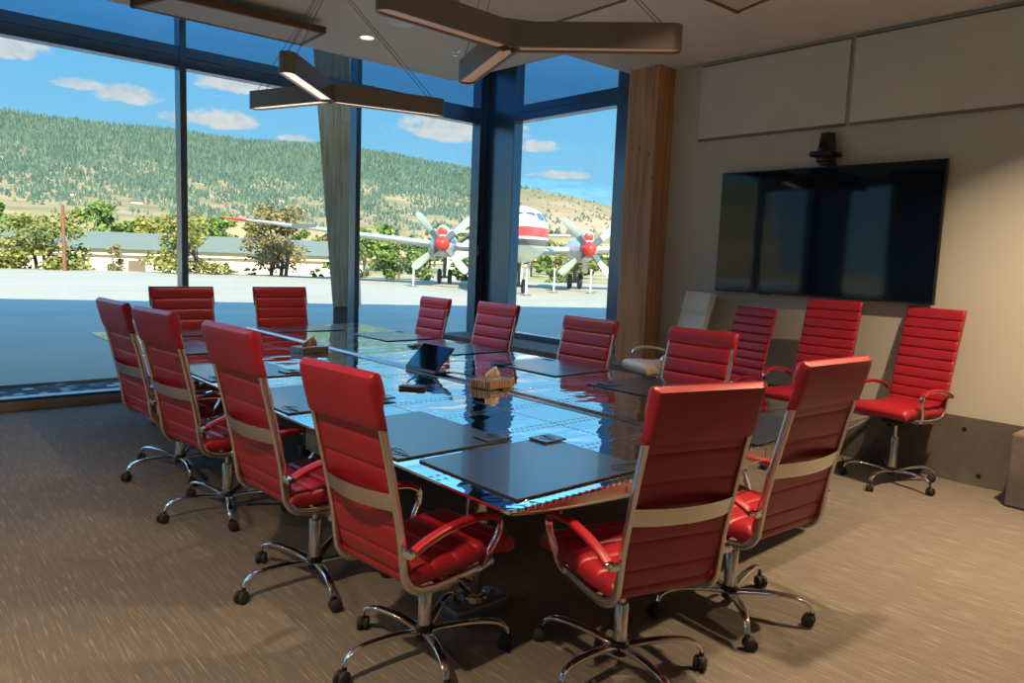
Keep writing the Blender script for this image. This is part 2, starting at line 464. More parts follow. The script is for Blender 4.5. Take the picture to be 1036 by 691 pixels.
# corner column and short window wall (plane x = XR)
b = B()
add_box(b, XR-.13, XR-.065, YG-.01, YG+.17, 0, 4.26, bev=.004)
add_box(b, XR-.06, XR+.20, YG-.02, YG+.26, 0, 4.26, bev=.004)
add_box(b, XR+.005, XR+.15, 7.66, YG-.02, 0, 4.26, bev=.004)
add_box(b, XR-.004, XR+.15, 7.55, 7.655, .5, 4.26, bev=.004)
st('window_13', b, M['frame'])
b = B()
add_box(b, XR, XR+.15, 5.30, 7.55, 3.385, 3.485, bev=.003)
add_box(b, XR, XR+.15, 5.30, 7.55, 3.491, 3.585, bev=.003)
add_box(b, XR, XR+.15, 5.30, 7.55, .50, .60, bev=.003)
add_box(b, XR-.004, XR+.16, 5.30, 5.78, .50, 4.26, bev=.004)
add_box(b, XR, XR+.15, 5.30, 7.66, 4.15, 4.26)
st('window_14', b, M['frame'])
b = B(); add_box(b, XR+.085, XR+.091, 5.74, 7.55, .6, 3.39); st('window_15', b, M['glass'])
b = B(); add_box(b, XR+.085, XR+.091, 5.74, 7.55, 3.58, 4.15); st('window_16', b, M['glass_tint'])
b = B(); add_box(b, XR-.02, XR+.2, 4.7, 5.32, .5, 4.3); st('wall_window_return', b, M['wall'])
# sensor plate on the corner column
b = B(); add_box(b, XR-.115, XR-.085, YG-.024, YG-.008, 1.62, 1.74, bev=.004); o = obj('wall_sensor', b, M['bracket'])
tag(o, 'small grey sensor plate on the dark corner window column', 'sensor')

# ---- building outside: high canopy roof (casts the long shade on the apron) and its leaning column
add = [(-45, 32.0), (-.5, 13.6), (17, 6.6), (22, 4.6), (22, -4), (-45, -4)]
b = B(); add_prism(b, add, 8.0, 8.3); o = st('ceiling_canopy', b, M['white'])
t = empty('canopy_column', (5.66, 10.3, -.1)); tag(t, 'leaning weathered grey timber column outside the window behind the mullion', 'column')
b = B()
def lean_prism(bm, cx0, z0, cx1, z1, w0, w1, d, rz):
    vs = []
    for cx, z, w in ((cx0, z0, w0), (cx1, z1, w1)):
        for sx, sy in ((-1, -1), (1, -1), (1, 1), (-1, 1)):
            x = sx*w/2; y = sy*d/2
            vs.append(bm.verts.new((cx + x*cos(rz)-y*sin(rz), x*sin(rz)+y*cos(rz), z)))
    for f in ((0, 1, 2, 3), (4, 5, 6, 7), (0, 1, 5, 4), (1, 2, 6, 5), (2, 3, 7, 6), (3, 0, 4, 7)):
        bm.faces.new([vs[i] for i in f])
lean_prism(b, 0.02, .85, -.55, 8.1, .40, .62, .30, -.62)
obj('timber_shaft', b, M['glulam_grey'], t)
b = B(); lean_prism(b, .0, .02, .0, .84, .36, .36, .24, -.62)
lean_prism(b, .0, .42, .0, .72, .30, .30, .42, -.62)
obj('steel_shoe', b, M['bracket'], t)

# ------------------------------------------------------------------ ceiling fittings
def cloud(poly, name, label, z=3.45):
    t = empty(name, (0, 0, 0)); tag(t, label, 'ceiling panel', 'felt panels hung under the ceiling')
    cx = sum(p[0] for p in poly)/len(poly); cy = sum(p[1] for p in poly)/len(poly); t.location = (cx, cy, z)
    lp = [(x-cx, y-cy) for x, y in poly]
    b = B(); add_prism(b, [(x*.97, y*.97) for x, y in lp], .004, .045); obj('felt_board', b, M['cloud'], t)
    b = B(); n = len(lp)
    for i in range(n):
        p = Vector((*lp[i], 0)); q = Vector((*lp[(i+1) % n], 0)); d = (q-p).normalized(); nn = Vector((d.y, -d.x, 0))
        if nn.dot(p) < 0: nn = -nn
        c = [p, q, q-nn*.035, p-nn*.035]
        lo = [b.verts.new((v.x, v.y, 0)) for v in c]; hi = [b.verts.new((v.x, v.y, .055)) for v in c]
        b.faces.new(lo); b.faces.new(hi)
        for k in range(4): b.faces.new((lo[k], lo[(k+1) % 4], hi[(k+1) % 4], hi[k]))
    obj('walnut_edging', b, M['cloud_edge'], t)
    b = B()
    for x, y in lp: add_cyl(b, (x*.7, y*.7, .04), (x*.7, y*.7, CZ-z+.01), .004, n=6)
    obj('hanger', b, M['cable'], t)
cloud([(1.70, 6.62), (3.13, 6.58), (3.10, 6.05), (1.84, 6.12)], 'ceiling_panel', 'walnut edged ceiling panel nearest the big window')
cloud([(4.94, 3.21), (4.84, 2.89), (4.55, 2.0), (3.9, 2.3), (4.40, 3.225)], 'ceiling_panel', 'walnut edged ceiling panel nearest the television wall')
cloud([(4.22, 4.44), (4.20, 3.64), (3.5, 3.1), (2.95, 3.4), (3.0, 4.3), (3.6, 4.75)], 'ceiling_panel', 'walnut edged ceiling panel above the nearer pendant lamp')

def downlight(x, y, label=None, power=0, r=.062):
    t = empty('downlight', (x, y, CZ))
    tag(t, label, 'downlight')
    b = B(); add_lathe(b, [(r, -.002), (r+.022, -.006), (r+.024, 0), (r, .0), (r, -.002)], 28); obj('trim_ring', b, M['white'], t, smooth=50)
    b = B(); add_lathe(b, [(0, -.003), (r, -.003), (r, 0), (0, 0)], 28); obj('lens', b, M['spot'], t)
    return t
downlight(3.62, 6.26, 'small round warm downlight in the ceiling near the window')
b = B(); add_lathe(b, [(0, -.012), (.115, -.010), (.13, -.004), (.13, 0), (0, 0)], 36)
o = obj('ceiling_speaker', b, M['white'], smooth=40, loc=(3.6, 5.62, CZ)); tag(o, 'flat white round ceiling speaker beside the nearer pendant lamp', 'speaker')
t = empty('ceiling_sprinkler', (4.444, 5.996, CZ)); tag(t, 'small chrome sprinkler head in the ceiling between the pendant lamps', 'sprinkler')
b = B(); add_lathe(b, [(0, -.006), (.035, -.006), (.042, 0), (0, 0)], 24); obj('escutcheon', b, M['chrome'], t, smooth=40)
b = B(); add_cyl(b, (0, 0, -.006), (0, 0, -.04), .009, .006, 10); add_lathe(b, [(0, -.042), (.022, -.040), (.022, -.037), (0, -.036)], 14)
for s in (-1, 1): add_cyl(b, (s*.012, 0, -.006), (s*.010, 0, -.038), .002, n=6)
obj('deflector', b, M['chrome'], t)

def pendant(cx, cy, cz, arms, lenses, label):
    """three-armed Y pendant: hollow bars with a recessed lens strip, hung on pairs of cables from one canopy"""
    t = empty('pendant_lamp', (cx, cy, cz)); tag(t, label, 'pendant lamp')
    W, Hh = .055, .130
    for k, (ang, L) in enumerate(arms):
        a = radians(ang); d = Vector((cos(a), sin(a), 0)); s = Vector((-sin(a), cos(a), 0))
        # stadium outline with rounded tip
        def outline(w, l0, l1):
            pts = [d*l0 - s*w, ]
            for i in range(9):
                th = -pi/2 + pi*i/8
                pts.append(d*(l1-w + w*cos(th)) + s*(w*sin(th)))
            pts.append(d*l0 + s*w)
            return pts
        b = B()
        o_ = outline(W, .0, L); i_ = outline(W-.013, .0, L-.013)
        lo = [b.verts.new((p.x, p.y, 0)) for p in o_]; hi = [b.verts.new((p.x, p.y, Hh)) for p in o_]
        li = [b.verts.new((p.x, p.y, 0)) for p in i_]; hi2 = [b.verts.new((p.x, p.y, .022)) for p in i_]
        n = len(lo)
        for i in range(n-1):
            b.faces.new((lo[i], lo[i+1], hi[i+1], hi[i])); b.faces.new((lo[i], lo[i+1], li[i+1], li[i])); b.faces.new((li[i], li[i+1], hi2[i+1], hi2[i]))
        b.faces.new(hi)
        b.faces.new((lo[-1], lo[0], hi[0], hi[-1]))
        obj('arm', b, M['lamp'], t, smooth=40)
        b = B(); pl = outline(W-.0135, .05, L-.0135); f0 = [b.verts.new((p.x, p.y, .012)) for p in pl]; f1 = [b.verts.new((p.x, p.y, .021)) for p in pl]
        b.faces.new(f0); b.faces.new(f1)
        for i in range(len(pl)): b.faces.new((f0[i], f0[(i+1) % len(pl)], f1[(i+1) % len(pl)], f1[i]))
        obj('lens_strip', b, M[lenses[k]], t)
        b = B()
        for so in (-.045, .045):
            p = d*(L*.88) + s*so*.8; q = d*.05 + s*so*.5
            add_cyl(b, (p.x, p.y, Hh), (q.x, q.y, CZ-cz-.03), .0022, n=6)
        obj('cable', b, M['cable'], t)
    b = B(); add_lathe(b, [(0, CZ-cz-.035), (.09, CZ-cz-.035), (.10, CZ-cz-.028), (.10, CZ-cz), (0, CZ-cz)], 28); obj('ceiling_canopy', b, M['lamp'], t, smooth=40)
pendant(2.69, 5.19, 2.70, ((225, .90), (109, .83), (-15, .91)), ('lens_lit', 'lens_lit', 'lens_lit'), 'lit three armed bronze pendant lamp over the far half of the table')
pendant(2.655, 3.10, 2.70, ((182, .83), (68, .89), (-47, .90)), ('lens_dim', 'lens_dim', 'lens_dim'), 'three armed bronze pendant lamp over the near half of the table')

# acoustic wall boards
for (y0, y1, lab) in ((2.985, 4.45, 'pale felt wall board above the left half of the television'), (.6, 2.945, 'longer pale felt wall board at the top right of the television wall')):
    t = empty('mounted_felt_board', (XT-.018, (y0+y1)/2, 3.18)); tag(t, lab, 'wall panel')
    h = (y1-y0)/2
    b = B(); add_box(b, -.017, .012, -h, h, -.34, .345, bev=.004); obj('felt_face', b, M['panel'], t)
    b = B(); add_box(b, -.012, .014, -h+.0, h-.0, -.362, -.341); add_box(b, -.012, .014, -h, h, .346, .362); obj('track', b, M['panel_side'], t)

# television
t = empty('television', (XT-.062, 3.12, 1.92)); tag(t, 'large black wall mounted television with glossy screen', 'television')
b = B(); add_box(b, -.018, .018, -.985, .985, -.562, .562, bev=.004); obj('bezel', b, M['black'], t)
b = B(); add_box(b, -.0215, -.019, -.972, .972, -.545, .550); obj('screen', b, M['screen'], t)
b = B(); add_box(b, .018, .056, -.45, .45, -.3, .3, bev=.004); obj('wall_bracket', b, M['black'], t)
b = B(); add_box(b, -.006, .010, .40, .52, -.572, -.562, bev=.002); obj('infrared_receiver', b, M['black'], t)
# video-conference camera on top
t = empty('conference_camera', (XT-.10, 3.085, 2.515)); tag(t, 'black video conference camera mounted above the television', 'camera')
b = B(); add_lathe(b, [(0, 0), (.075, 0), (.082, .008), (.082, .030), (.07, .036), (.05, .038), (0, .038)], 32); obj('base', b, M['black'], t, smooth=40)
b = B(); add_box(b, -.115, .09, -.105, .105, .038, .085, bev=.018); obj('yoke', b, M['black'], t, smooth=50)
b = B(); add_lathe(b, [(0, .085), (.072, .085), (.074, .10), (.066, .17), (.060, .235), (.054, .242), (0, .242)], 32); obj('head', b, M['black'], t, smooth=40)
b = B(); add_cyl(b, (-.060, .0, .13), (-.082, 0, .13), .034, .030, 20); obj('lens', b, M['screen'], t)
b = B(); add_box(b, -.04, .10, -.05, .05, -.022, 0, bev=.003); obj('shelf_bracket', b, M['black'], t)

# ------------------------------------------------------------------ office chairs
# local frame: x forward, y left, origin on the floor under the gas lift
RAIL = catmull([(-.416, 1.185), (-.386, 1.06), (-.348, .90), (-.312, .74), (-.288, .62), (-.276, .52), (-.262, .455), (-.215, .408), (-.12, .392), (.04, .398), (.17, .412)], 6)
BACKP = catmull([(-.422, 1.215), (-.386, 1.075), (-.348, .915), (-.311, .755), (-.284, .62), (-.262, .52), (-.245, .465)], 8)

def resample(P, n):
    L = [0]
    for a, c in zip(P, P[1:]): L.append(L[-1]+(c-a).length)
    out = []
    for i in range(n+1):
        s = L[-1]*i/n; k = 0
        while k < len(L)-2 and L[k+1] < s: k += 1
        u = (s-L[k])/max(1e-9, L[k+1]-L[k]); out.append((P[k].lerp(P[k+1], u), s))
    return out, L[-1]

def pad(bm, path, hw, tf, tb, pitch, bulge, first=None, flip=1, edge_r=.02, endr=.018, creases=None):
    """upholstered slab along a path in the xz plane; transverse channels every `pitch`"""
    path = [Vector((p[0], 0, p[1])) for p in path]
    tmp, Ltot = resample(path, 10)
    if creases is None:
        creases = []; s = first if first else pitch
        while s < Ltot-.02: creases.append(s); s += pitch
    marks = [0]+creases+[Ltot]; S_ = []
    for a, c in zip(marks, marks[1:]):
        k = 7
        for i in range(k): S_.append(a+(c-a)*(.5-.5*cos(pi*i/k)))
    S_.append(Ltot)
    fine, _ = resample(path, 240)
    def at(s):
        i = min(239, max(0, int(s/Ltot*240))); u = s/Ltot*240-i
        p = fine[i][0].lerp(fine[i+1][0], u); t = (fine[min(240, i+3)][0]-fine[max(0, i-3)][0]).normalized()
        return p, t
    W = [-1, -.985, -.955, -.90, -.75, -.4, 0, .4, .75, .90, .955, .985, 1]
    rings = []
    for s in S_:
        p, t = at(s); nrm = Vector((-t.z, 0, t.x))*flip     # front normal
        if nrm.x*flip < 0 and abs(t.z) > .5: pass
        # distance inside the channel
        j = max(i for i in range(len(marks)) if marks[i] <= s+1e-6); j = min(j, len(marks)-2)
        u = (s-marks[j])/(marks[j+1]-marks[j]); bl = (max(0, 4*u*(1-u)))**.30
        e = min(s, Ltot-s); ef = sqrt(max(0, 1-(1-min(1, e/endr))**2))
        ring = []
        F = tf(s) if callable(tf) else tf; Bk = tb(s) if callable(tb) else tb
        for w in W:
            ed = sqrt(max(0, 1-max(0, (abs(w)*hw-(hw-edge_r))/edge_r)**2)) if abs(w)*hw > hw-edge_r else 1
            th = (F-bulge*(1-bl))*ed*(.25+.75*ef)
            ring.append(bm.verts.new(p+nrm*th+Vector((0, w*hw, 0))))
        for w in reversed(W[1:-1]):
            ed = sqrt(max(0, 1-max(0, (abs(w)*hw-(hw-edge_r))/edge_r)**2)) if abs(w)*hw > hw-edge_r else 1
            th = (Bk-bulge*.45*(1-bl))*ed*(.25+.75*ef)
            ring.append(bm.verts.new(p-nrm*th+Vector((0, w*hw, 0))))
        rings.append(ring)
    n = len(rings[0])
    for A, C in zip(rings, rings[1:]):
        for j in range(n): bm.faces.new((A[j], A[(j+1) % n], C[(j+1) % n], C[j]))
    bm.faces.new(rings[0]); bm.faces.new(rings[-1])

def make_chair(name, leather, ribs=.112, plump=1.0, sleeve=True):
    t = empty(name)
    L = M[leather]
    # seat: from the back forward with a waterfall front
    b = B()
    seatp = catmull([(-.255, .462), (-.15, .452), (0, .452), (.14, .462), (.235, .462), (.282, .435)], 8)
    pad(b, seatp, .245, .042*plump, .040, .112, .011, flip=1, edge_r=.035, endr=.035)
    obj('seat', b, L, t, smooth=50)
    b = B(); pad(b, BACKP, .232 if sleeve or plump > 1.2 else .246, .020*plump, .014, ribs, .010, first=ribs*1.15, flip=1, edge_r=.016)
    obj('backrest', b, L, t, smooth=50)
    # headrest sleeve wraps over the top and hangs behind the rails
    b = B()
    hp = [p for p in BACKP if p.y > 1.015]
    if plump > 1.2: pad(b, hp, .235, .045, .034, .5, .014, flip=1, edge_r=.03, creases=[])
    elif sleeve: pad(b, hp, .253, lambda s: .026 if s < .09 else .004, .034, .5, .006, flip=1, edge_r=.016, endr=.024, creases=[])
    if plump > 1.2 or sleeve: obj('headrest', b, L, t, smooth=50)
    else: b.free()
    # side rails
    for s in (-1, 1):
        b = B(); sweep(b, [(p.x-.006, s*.236, p.y) for p in RAIL], .018, .034, side=(0, 1, 0), n=12)
        obj('side_rail', b, M['satin'], t, smooth=45)
    # bowed cross band behind the back, and under-seat cross bars
    b = B()
    pts = []
    for i in range(13):
        u = -1+2*i/12; pts.append((-.330-.040*(1-u*u), u*.236, .755+.0*u))
    sweep(b, pts, .070, .005, side=(-.28, 0, 1), n=8, power=.3)
    obj('back_band', b, M['satin'], t, smooth=40)
    b = B()
    for x, z in ((-.10, .394), (.13, .408)): add_box(b, x-.02, x+.02, -.236, .236, z-.006, z+.006)
    obj('seat_crossbar', b, M['satin'], t)
    # armrests: padded arc with chrome upright and pivot bracket
    for s in (-1, 1):
        b = B()
        ap = catmull([(-.262, s*.276, .575), (-.21, s*.28, .600), (-.12, s*.282, .624), (-.01, s*.282, .635), (.09, s*.282, .627), (.148, s*.282, .600)], 6)
        sweep(b, ap, .046, .022, side=(0, 1, 0), n=12); a = obj('armrest', b, L, t, smooth=50)
        b = B()
        up = catmull([(.150, s*.282, .602), (.160, s*.281, .575), (.150, s*.276, .53), (.120, s*.268, .48), (.095, s*.255, .425), (.085, s*.235, .400)], 6)
        sweep(b, up, .034, .010, side=(0, 1, 0), n=10, power=.4)
        under = [(p.x, p.y, p.z-.014) for p in ap]
        sweep(b, under, .026, .006, side=(0, 1, 0), n=8, power=.4)
        obj('arm_upright', b, M['chrome'], a, smooth=45)
        b = B(); add_cyl(b, (-.283, s*.238, .568), (-.262, s*.290, .568), .011, n=12); add_box(b, -.296, -.268, s*.264-.03, s*.264+.02, .556, .580, bev=.004)
        obj('arm_bracket', b, M['chrome'], a)
    # mechanism
    b = B(); add_box(b, -.11, .10, -.075, .075, .345, .402, bev=.012); add_cyl(b, (0, -.07, .375), (.02, -.25, .372), .006, n=8); add_cyl(b, (.02, -.25, .372), (.02, -.30, .370), .011, n=10)
    add_box(b, .02, .10, -.02, .02, .33, .35)
    obj('tilt_mechanism', b, M['black'], t, smooth=40)
    b = B(); add_lathe(b, [(0, .10), (.030, .10), (.030, .27), (.026, .275), (.016, .276), (.016, .35), (0, .35)], 20); obj('gas_lift', b, M['satin'], t, smooth=40)
    # five-star base
    base = obj('star_base', (lambda b: (add_lathe(b, [(0, .065), (.036, .065), (.040, .08), (.040, .115), (.030, .125), (0, .125)], 24), b)[1])(B()), M['black'], t, smooth=40)
    for k in range(5):
        a = 2*pi*k/5; R = Matrix.Rotation(a, 4, 'Z')
        b = B(); p = catmull([(.025, 0, .095), (.12, 0, .113), (.22, 0, .122), (.30, 0, .118), (.345, 0, .098), (.362, 0, .070)], 6)
        sweep(b, p, .042, .020, side=(0, 1, 0), n=12, taper=lambda u: 1.05-.45*u)
        bmesh.ops.transform(b, matrix=R, verts=b.verts)
        obj('leg', b, M['chrome'], base, smooth=45)
        b = B(); ct = Matrix.Translation(Vector((.362, 0, 0)))
        cr = Matrix.Rotation(.9+1.3*k, 4, 'Z')
        for s in (-1, 1):
            add_lathe(b, [(0, s*.026), (.022, s*.026), (.0285, s*.021), (.0285, s*.008), (.022, s*.004), (0, s*.004)], 18,
                      M=R @ ct @ cr @ Matrix.Translation(Vector((-.014, 0, .0285))) @ Matrix.Rotation(pi/2, 4, 'X'))
        # hood and stem
        add_lathe(b, [(0, .072), (.010, .072), (.010, .045), (0, .045)], 10, M=R @ ct)
        add_box(b, -.032, .010, -.007, .007, .020, .056, bev=.005, M=R @ ct @ cr)
        obj('caster', b, M['rubber'], base, smooth=45)
    return t

chair0 = make_chair('office_chair', 'red'); chair0['category'] = 'chair'
chairw = make_chair('office_chair', 'red', ribs=.078, sleeve=False); chairw['category'] = 'chair'
chairb = make_chair('office_chair', 'beige_leather', ribs=.20, plump=1.6); chairb['category'] = 'chair'
used = []
def place_chair(x, y, face, base, dz, label, wy=1.0, src=None, group=None):
    src = src or chair0
    if src in used: c = dup(src, (x, y, 0), radians(face), label, group)
    else:
        c = src; used.append(c); c.location = (x, y, 0); c.rotation_euler = (0, 0, radians(face)); c['label'] = label
    if group: c['group'] = group
    PENDING.append((c, face, base, dz, wy))
PENDING = []
G1 = 'red chairs around the aircraft wing table'; G2 = 'chairs parked along the television wall'
place_chair(1.645, 2.317, 5, 36, -.005, 'red office chair at the near left corner of the table, seen from behind', group=G1, wy=.88)
place_chair(2.186, 1.754, 74, -36, .0, 'red office chair pushed against the near end of the table, back squarely to the viewer', group=G1, wy=.91)
place_chair(2.985, 1.764, 86, 8, .03, 'red office chair at the right of the near table end, back turned', group=G1)
place_chair(1.602, 3.189, 3, 40, .05, 'red office chair second from the camera along the left side of the table', group=G1, wy=.98)
place_chair(1.624, 4.388, 7, 36, .03, 'red office chair third from the camera along the left side of the table', group=G1, wy=1.0)
place_chair(1.657, 5.381, 3, 44, .01, 'red office chair farthest along the left side of the table', group=G1, wy=1.15)
place_chair(2.49, 7.56, -90, 20, -.040, 'red office chair facing the camera at the left of the far table end', group=G1, wy=1.27)
place_chair(3.53, 7.55, -92, 50, -.040, 'red office chair facing the camera at the right of the far table end', group=G1, wy=1.22)
place_chair(4.33, 6.62, 182, 10, -.08, 'red office chair farthest along the window side of the table', group=G1, wy=1.02)
place_chair(4.34, 5.58, 180, 30, -.07, 'red office chair on the window side in front of the dark corner column', group=G1, wy=1.22)
place_chair(4.34, 4.34, 180, 50, -.11, 'red office chair on the window side left of the timber post', group=G1, wy=1.24)
place_chair(4.35, 3.20, 180, 20, -.10, 'red office chair on the far side of the table, in front of the beige chair', group=G1, wy=1.20)
place_chair(5.861, 2.168, 172, 36, .12, 'red office chair standing alone right of the television', group=G2, wy=.90, src=chairw)
place_chair(5.70, 2.84, 180, 20, .135, 'red office chair in the middle under the television, behind the near chairs', group=G2, wy=.95, src=chairw)
place_chair(5.72, 3.62, 172, 50, .02, 'red office chair left under the television beside the beige chair', group=G2, wy=.9, src=chairw)
place_chair(5.86, 4.40, 158, 30, .12, 'beige leather office chair beside the timber post', group=G2, src=chairb)
for c, face, base, dz, wy in PENDING:
    c.scale = (1, wy, 1)
    for ch in c.children:
        n = ch.name.split('.')[0]
        if n == 'star_base':
            ch.rotation_euler = (0, 0, radians(base-face)); ch.scale = (1, 1, 1)
        elif n == 'gas_lift':
            ch.scale = (1, 1, (.35+dz-.10)/.25); ch.location = (0, 0, .10-.10*ch.scale[2])
        else: ch.location = (0, 0, dz)

# ------------------------------------------------------------------ the wing table
TX0, TX1, TY0, TY1, TZ = 1.60, 4.43, 1.79, 7.80, .75
SX0, SX1 = 3.015, 3.105       # seam channel
table = empty('wing_table', ((TX0+TX1)/2, (TY0+TY1)/2, 0)); tag(table, 'long boardroom table of polished riveted aircraft wing aluminium', 'table')
TC = Vector(table.location)
def tloc(bm):
    bmesh.ops.translate(bm, vec=-TC, verts=bm.verts); return bm
def thick(x):
    u = (x-TX0)/(TX1-TX0)
    return .012 + .076*(max(0, sin(pi*min(1, max(0, u))))**.62)
def panel(x0, x1, name):
    b = B(); nx = 10; ny = 24
    top = []; bot = []
    for i in range(nx+1):
        x = x0+(x1-x0)*i/nx; rt = []; rb = []
        for j in range(ny+1):
            y = TY0+(TY1-TY0)*j/ny
            rt.append(b.verts.new((x, y, TZ))); rb.append(b.verts.new((x, y, TZ-.010)))
        top.append(rt); bot.append(rb)
    for i in range(nx):
        for j in range(ny):
            b.faces.new((top[i][j], top[i+1][j], top[i+1][j+1], top[i][j+1])); b.faces.new((bot[i][j], bot[i+1][j], bot[i+1][j+1], bot[i][j+1]))
    for j in range(ny):
        b.faces.new((top[0][j], top[0][j+1], bot[0][j+1], bot[0][j])); b.faces.new((top[nx][j], top[nx][j+1], bot[nx][j+1], bot[nx][j]))
    for i in range(nx):
        b.faces.new((top[i][0], top[i+1][0], bot[i+1][0], bot[i][0])); b.faces.new((top[i][ny], top[i+1][ny], bot[i+1][ny], bot[i][ny]))
    return obj(name, tloc(b), M['skin'], table)
panel(TX0, SX0, 'top_skin'); panel(SX1, TX1, 'top_skin')
# seam channel between the two skins: a shallow folded strip with rolled lips
b = B()
prof = [(SX0-.012, TZ+.004), (SX0+.004, TZ+.004), (SX0+.016, TZ-.008), (SX1-.016, TZ-.008), (SX1-.004, TZ+.004), (SX1+.012, TZ+.004), (SX1+.012, TZ-.011), (SX0-.012, TZ-.011)]
a_ = [b.verts.new((x, TY0-.001, z)) for x, z in prof]; c_ = [b.verts.new((x, TY1+.001, z)) for x, z in prof]
b.faces.new(a_); b.faces.new(c_)
for i in range(len(prof)): b.faces.new((a_[i], a_[(i+1) % 8], c_[(i+1) % 8], c_[i]))
obj('seam_channel', tloc(b), M['dark_seam'], table)
# lower skin following the airfoil section
b = B(); nx = 36; r0 = []; r1 = []
for i in range(nx+1):
    x = TX0+.002+(TX1-TX0-.004)*i/nx; z = TZ-thick(x)
    r0.append(b.verts.new((x, TY0+.012, z))); r1.append(b.verts.new((x, TY1-.012, z)))
for i in range(nx): b.faces.new((r0[i], r0[i+1], r1[i+1], r1[i]))
obj('lower_skin', tloc(b), M['rib'], table, smooth=30)
# end ribs: pressed plates with a rolled flange, stiffener slots and rivets
for ye, s in ((TY0+.006, -1), (TY1-.006, 1)):
    b = B(); up = []; dn = []
    for i in range(nx+1):
        x = TX0+.004+(TX1-TX0-.008)*i/nx
        up.append(b.verts.new((x, ye, TZ-.010))); dn.append(b.verts.new((x, ye, TZ-thick(x))))
    for i in range(nx): b.faces.new((up[i], up[i+1], dn[i+1], dn[i]))
    rb_ = obj('end_rib', tloc(b), M['rib'], table)
    b = B()
    sweep(b, [(TX0+.02+(TX1-TX0-.04)*i/nx, ye+s*.003, TZ-thick(TX0+.02+(TX1-TX0-.04)*i/nx)+.004) for i in range(nx+1)], .010, .008, side=(0, 1, 0), n=6)
    for x in [TX0+.42+.21*k for k in range(10)]:
        h = thick(x)
        if h > .06: add_box(b, x-.006, x+.006, ye+s*.000-.003, ye+s*.000+.003, TZ-h+.018, TZ-.026, bev=.002)
    o = obj('rib_stiffener', tloc(b), M['alu_dark'], rb_)
    b = B()
    x = TX0+.03
    while x < TX1-.03:
        add_lathe(b, [(0, .0016), (.0030, .0010), (.0042, 0)], 8, M=Matrix.Translation(Vector((x, ye+s*.0005, TZ-.016))) @ Matrix.Rotation(-s*pi/2, 4, 'X')); x += .034
    obj('rivet_row', tloc(b), M['chrome'], rb_)['kind'] = 'stuff'
# lightening hole and bolt on the near rib
b = B(); add_cyl(b, (2.33, TY0+.003, TZ-.040), (2.33, TY0+.007, TZ-.040), .015, n=18); add_cyl(b, (1.86, TY0+.003, TZ-.055), (1.86, TY0+.007, TZ-.055), .007, n=12)
obj('rib_port', tloc(b), M['plane_dark'], table)
# landing-gear style pedestal legs
def leg(x, y, m=1):
    b = B()
    add_lathe(b, [(0, .64), (.075, .64), (.075, .62), (.052, .60), (.052, .36), (.060, .355), (.060, .325), (.038, .32), (.038, .085), (.055, .080), (.06, .05), (0, .05)], 28, M=Matrix.Translation(Vector((x, y, 0))))
    o = obj('gear_leg', tloc(b), M['rib'], table, smooth=40)
    b = B(); add_box(b, x-.15, x+.15, y-.075, y+.075, 0, .055, bev=.012)
    for dx in (-.11, .11): add_cyl(b, (x+dx, y, .055), (x+dx, y, .066), .012, n=8)
    obj('foot_block', tloc(b), M['bracket'], o, smooth=40)
    b = B()
    for (p, q) in (((x-.055, y-m*.02, .34), (x-.15, y-m*.02, .22)), ((x-.15, y-m*.02, .22), (x-.045, y-m*.02, .10))):
        add_cyl(b, p, q, .014, .010, 10)
    add_cyl(b, (x-.15, y-.05, .22), (x-.15, y+.05, .22), .010, n=10)
    add_cyl(b, (x+.05, y, .58), (x+.28, y, .66), .012, n=10)
    obj('torque_link', tloc(b), M['alu_dark'], o)
for (x, y) in ((2.03, 2.48), (3.95, 2.48), (2.03, 6.95), (3.95, 6.95)): leg(x, y)
# power boxes clipped under the left edge
for (yy) in (3.23, 5.6):
    b = B(); add_box(b, 1.625, 1.70, yy-.12, yy+.12, .615, .725, bev=.004); o = obj('power_box', tloc(b), M['bracket'], table)
    b = B()
    for dz in (-.02, .02):
        for dy in (-.055, .0):
            add_box(b, 1.6235, 1.626, yy+dy-.010, yy+dy-.006, .67+dz-.006, .67+dz+.006); add_box(b, 1.6235, 1.626, yy+dy+.006, yy+dy+.010, .67+dz-.006, .67+dz+.006)
            add_cyl(b, (1.6235, yy+dy, .67+dz-.012), (1.626, yy+dy, .67+dz-.012), .003, n=8)
    obj('socket', tloc(b), M['black'], o)
    b = B(); add_cyl(b, (1.66, yy+.19, .60), (1.66, yy+.19, .73), .010, n=10); add_lathe(b, [(0, .56), (.03, .565), (.036, .59), (.03, .615), (0, .62)], 16, M=Matrix.Translation(Vector((1.66, yy+.19, 0))))
    obj('clamp_knob', tloc(b), M['black'], table, smooth=40)

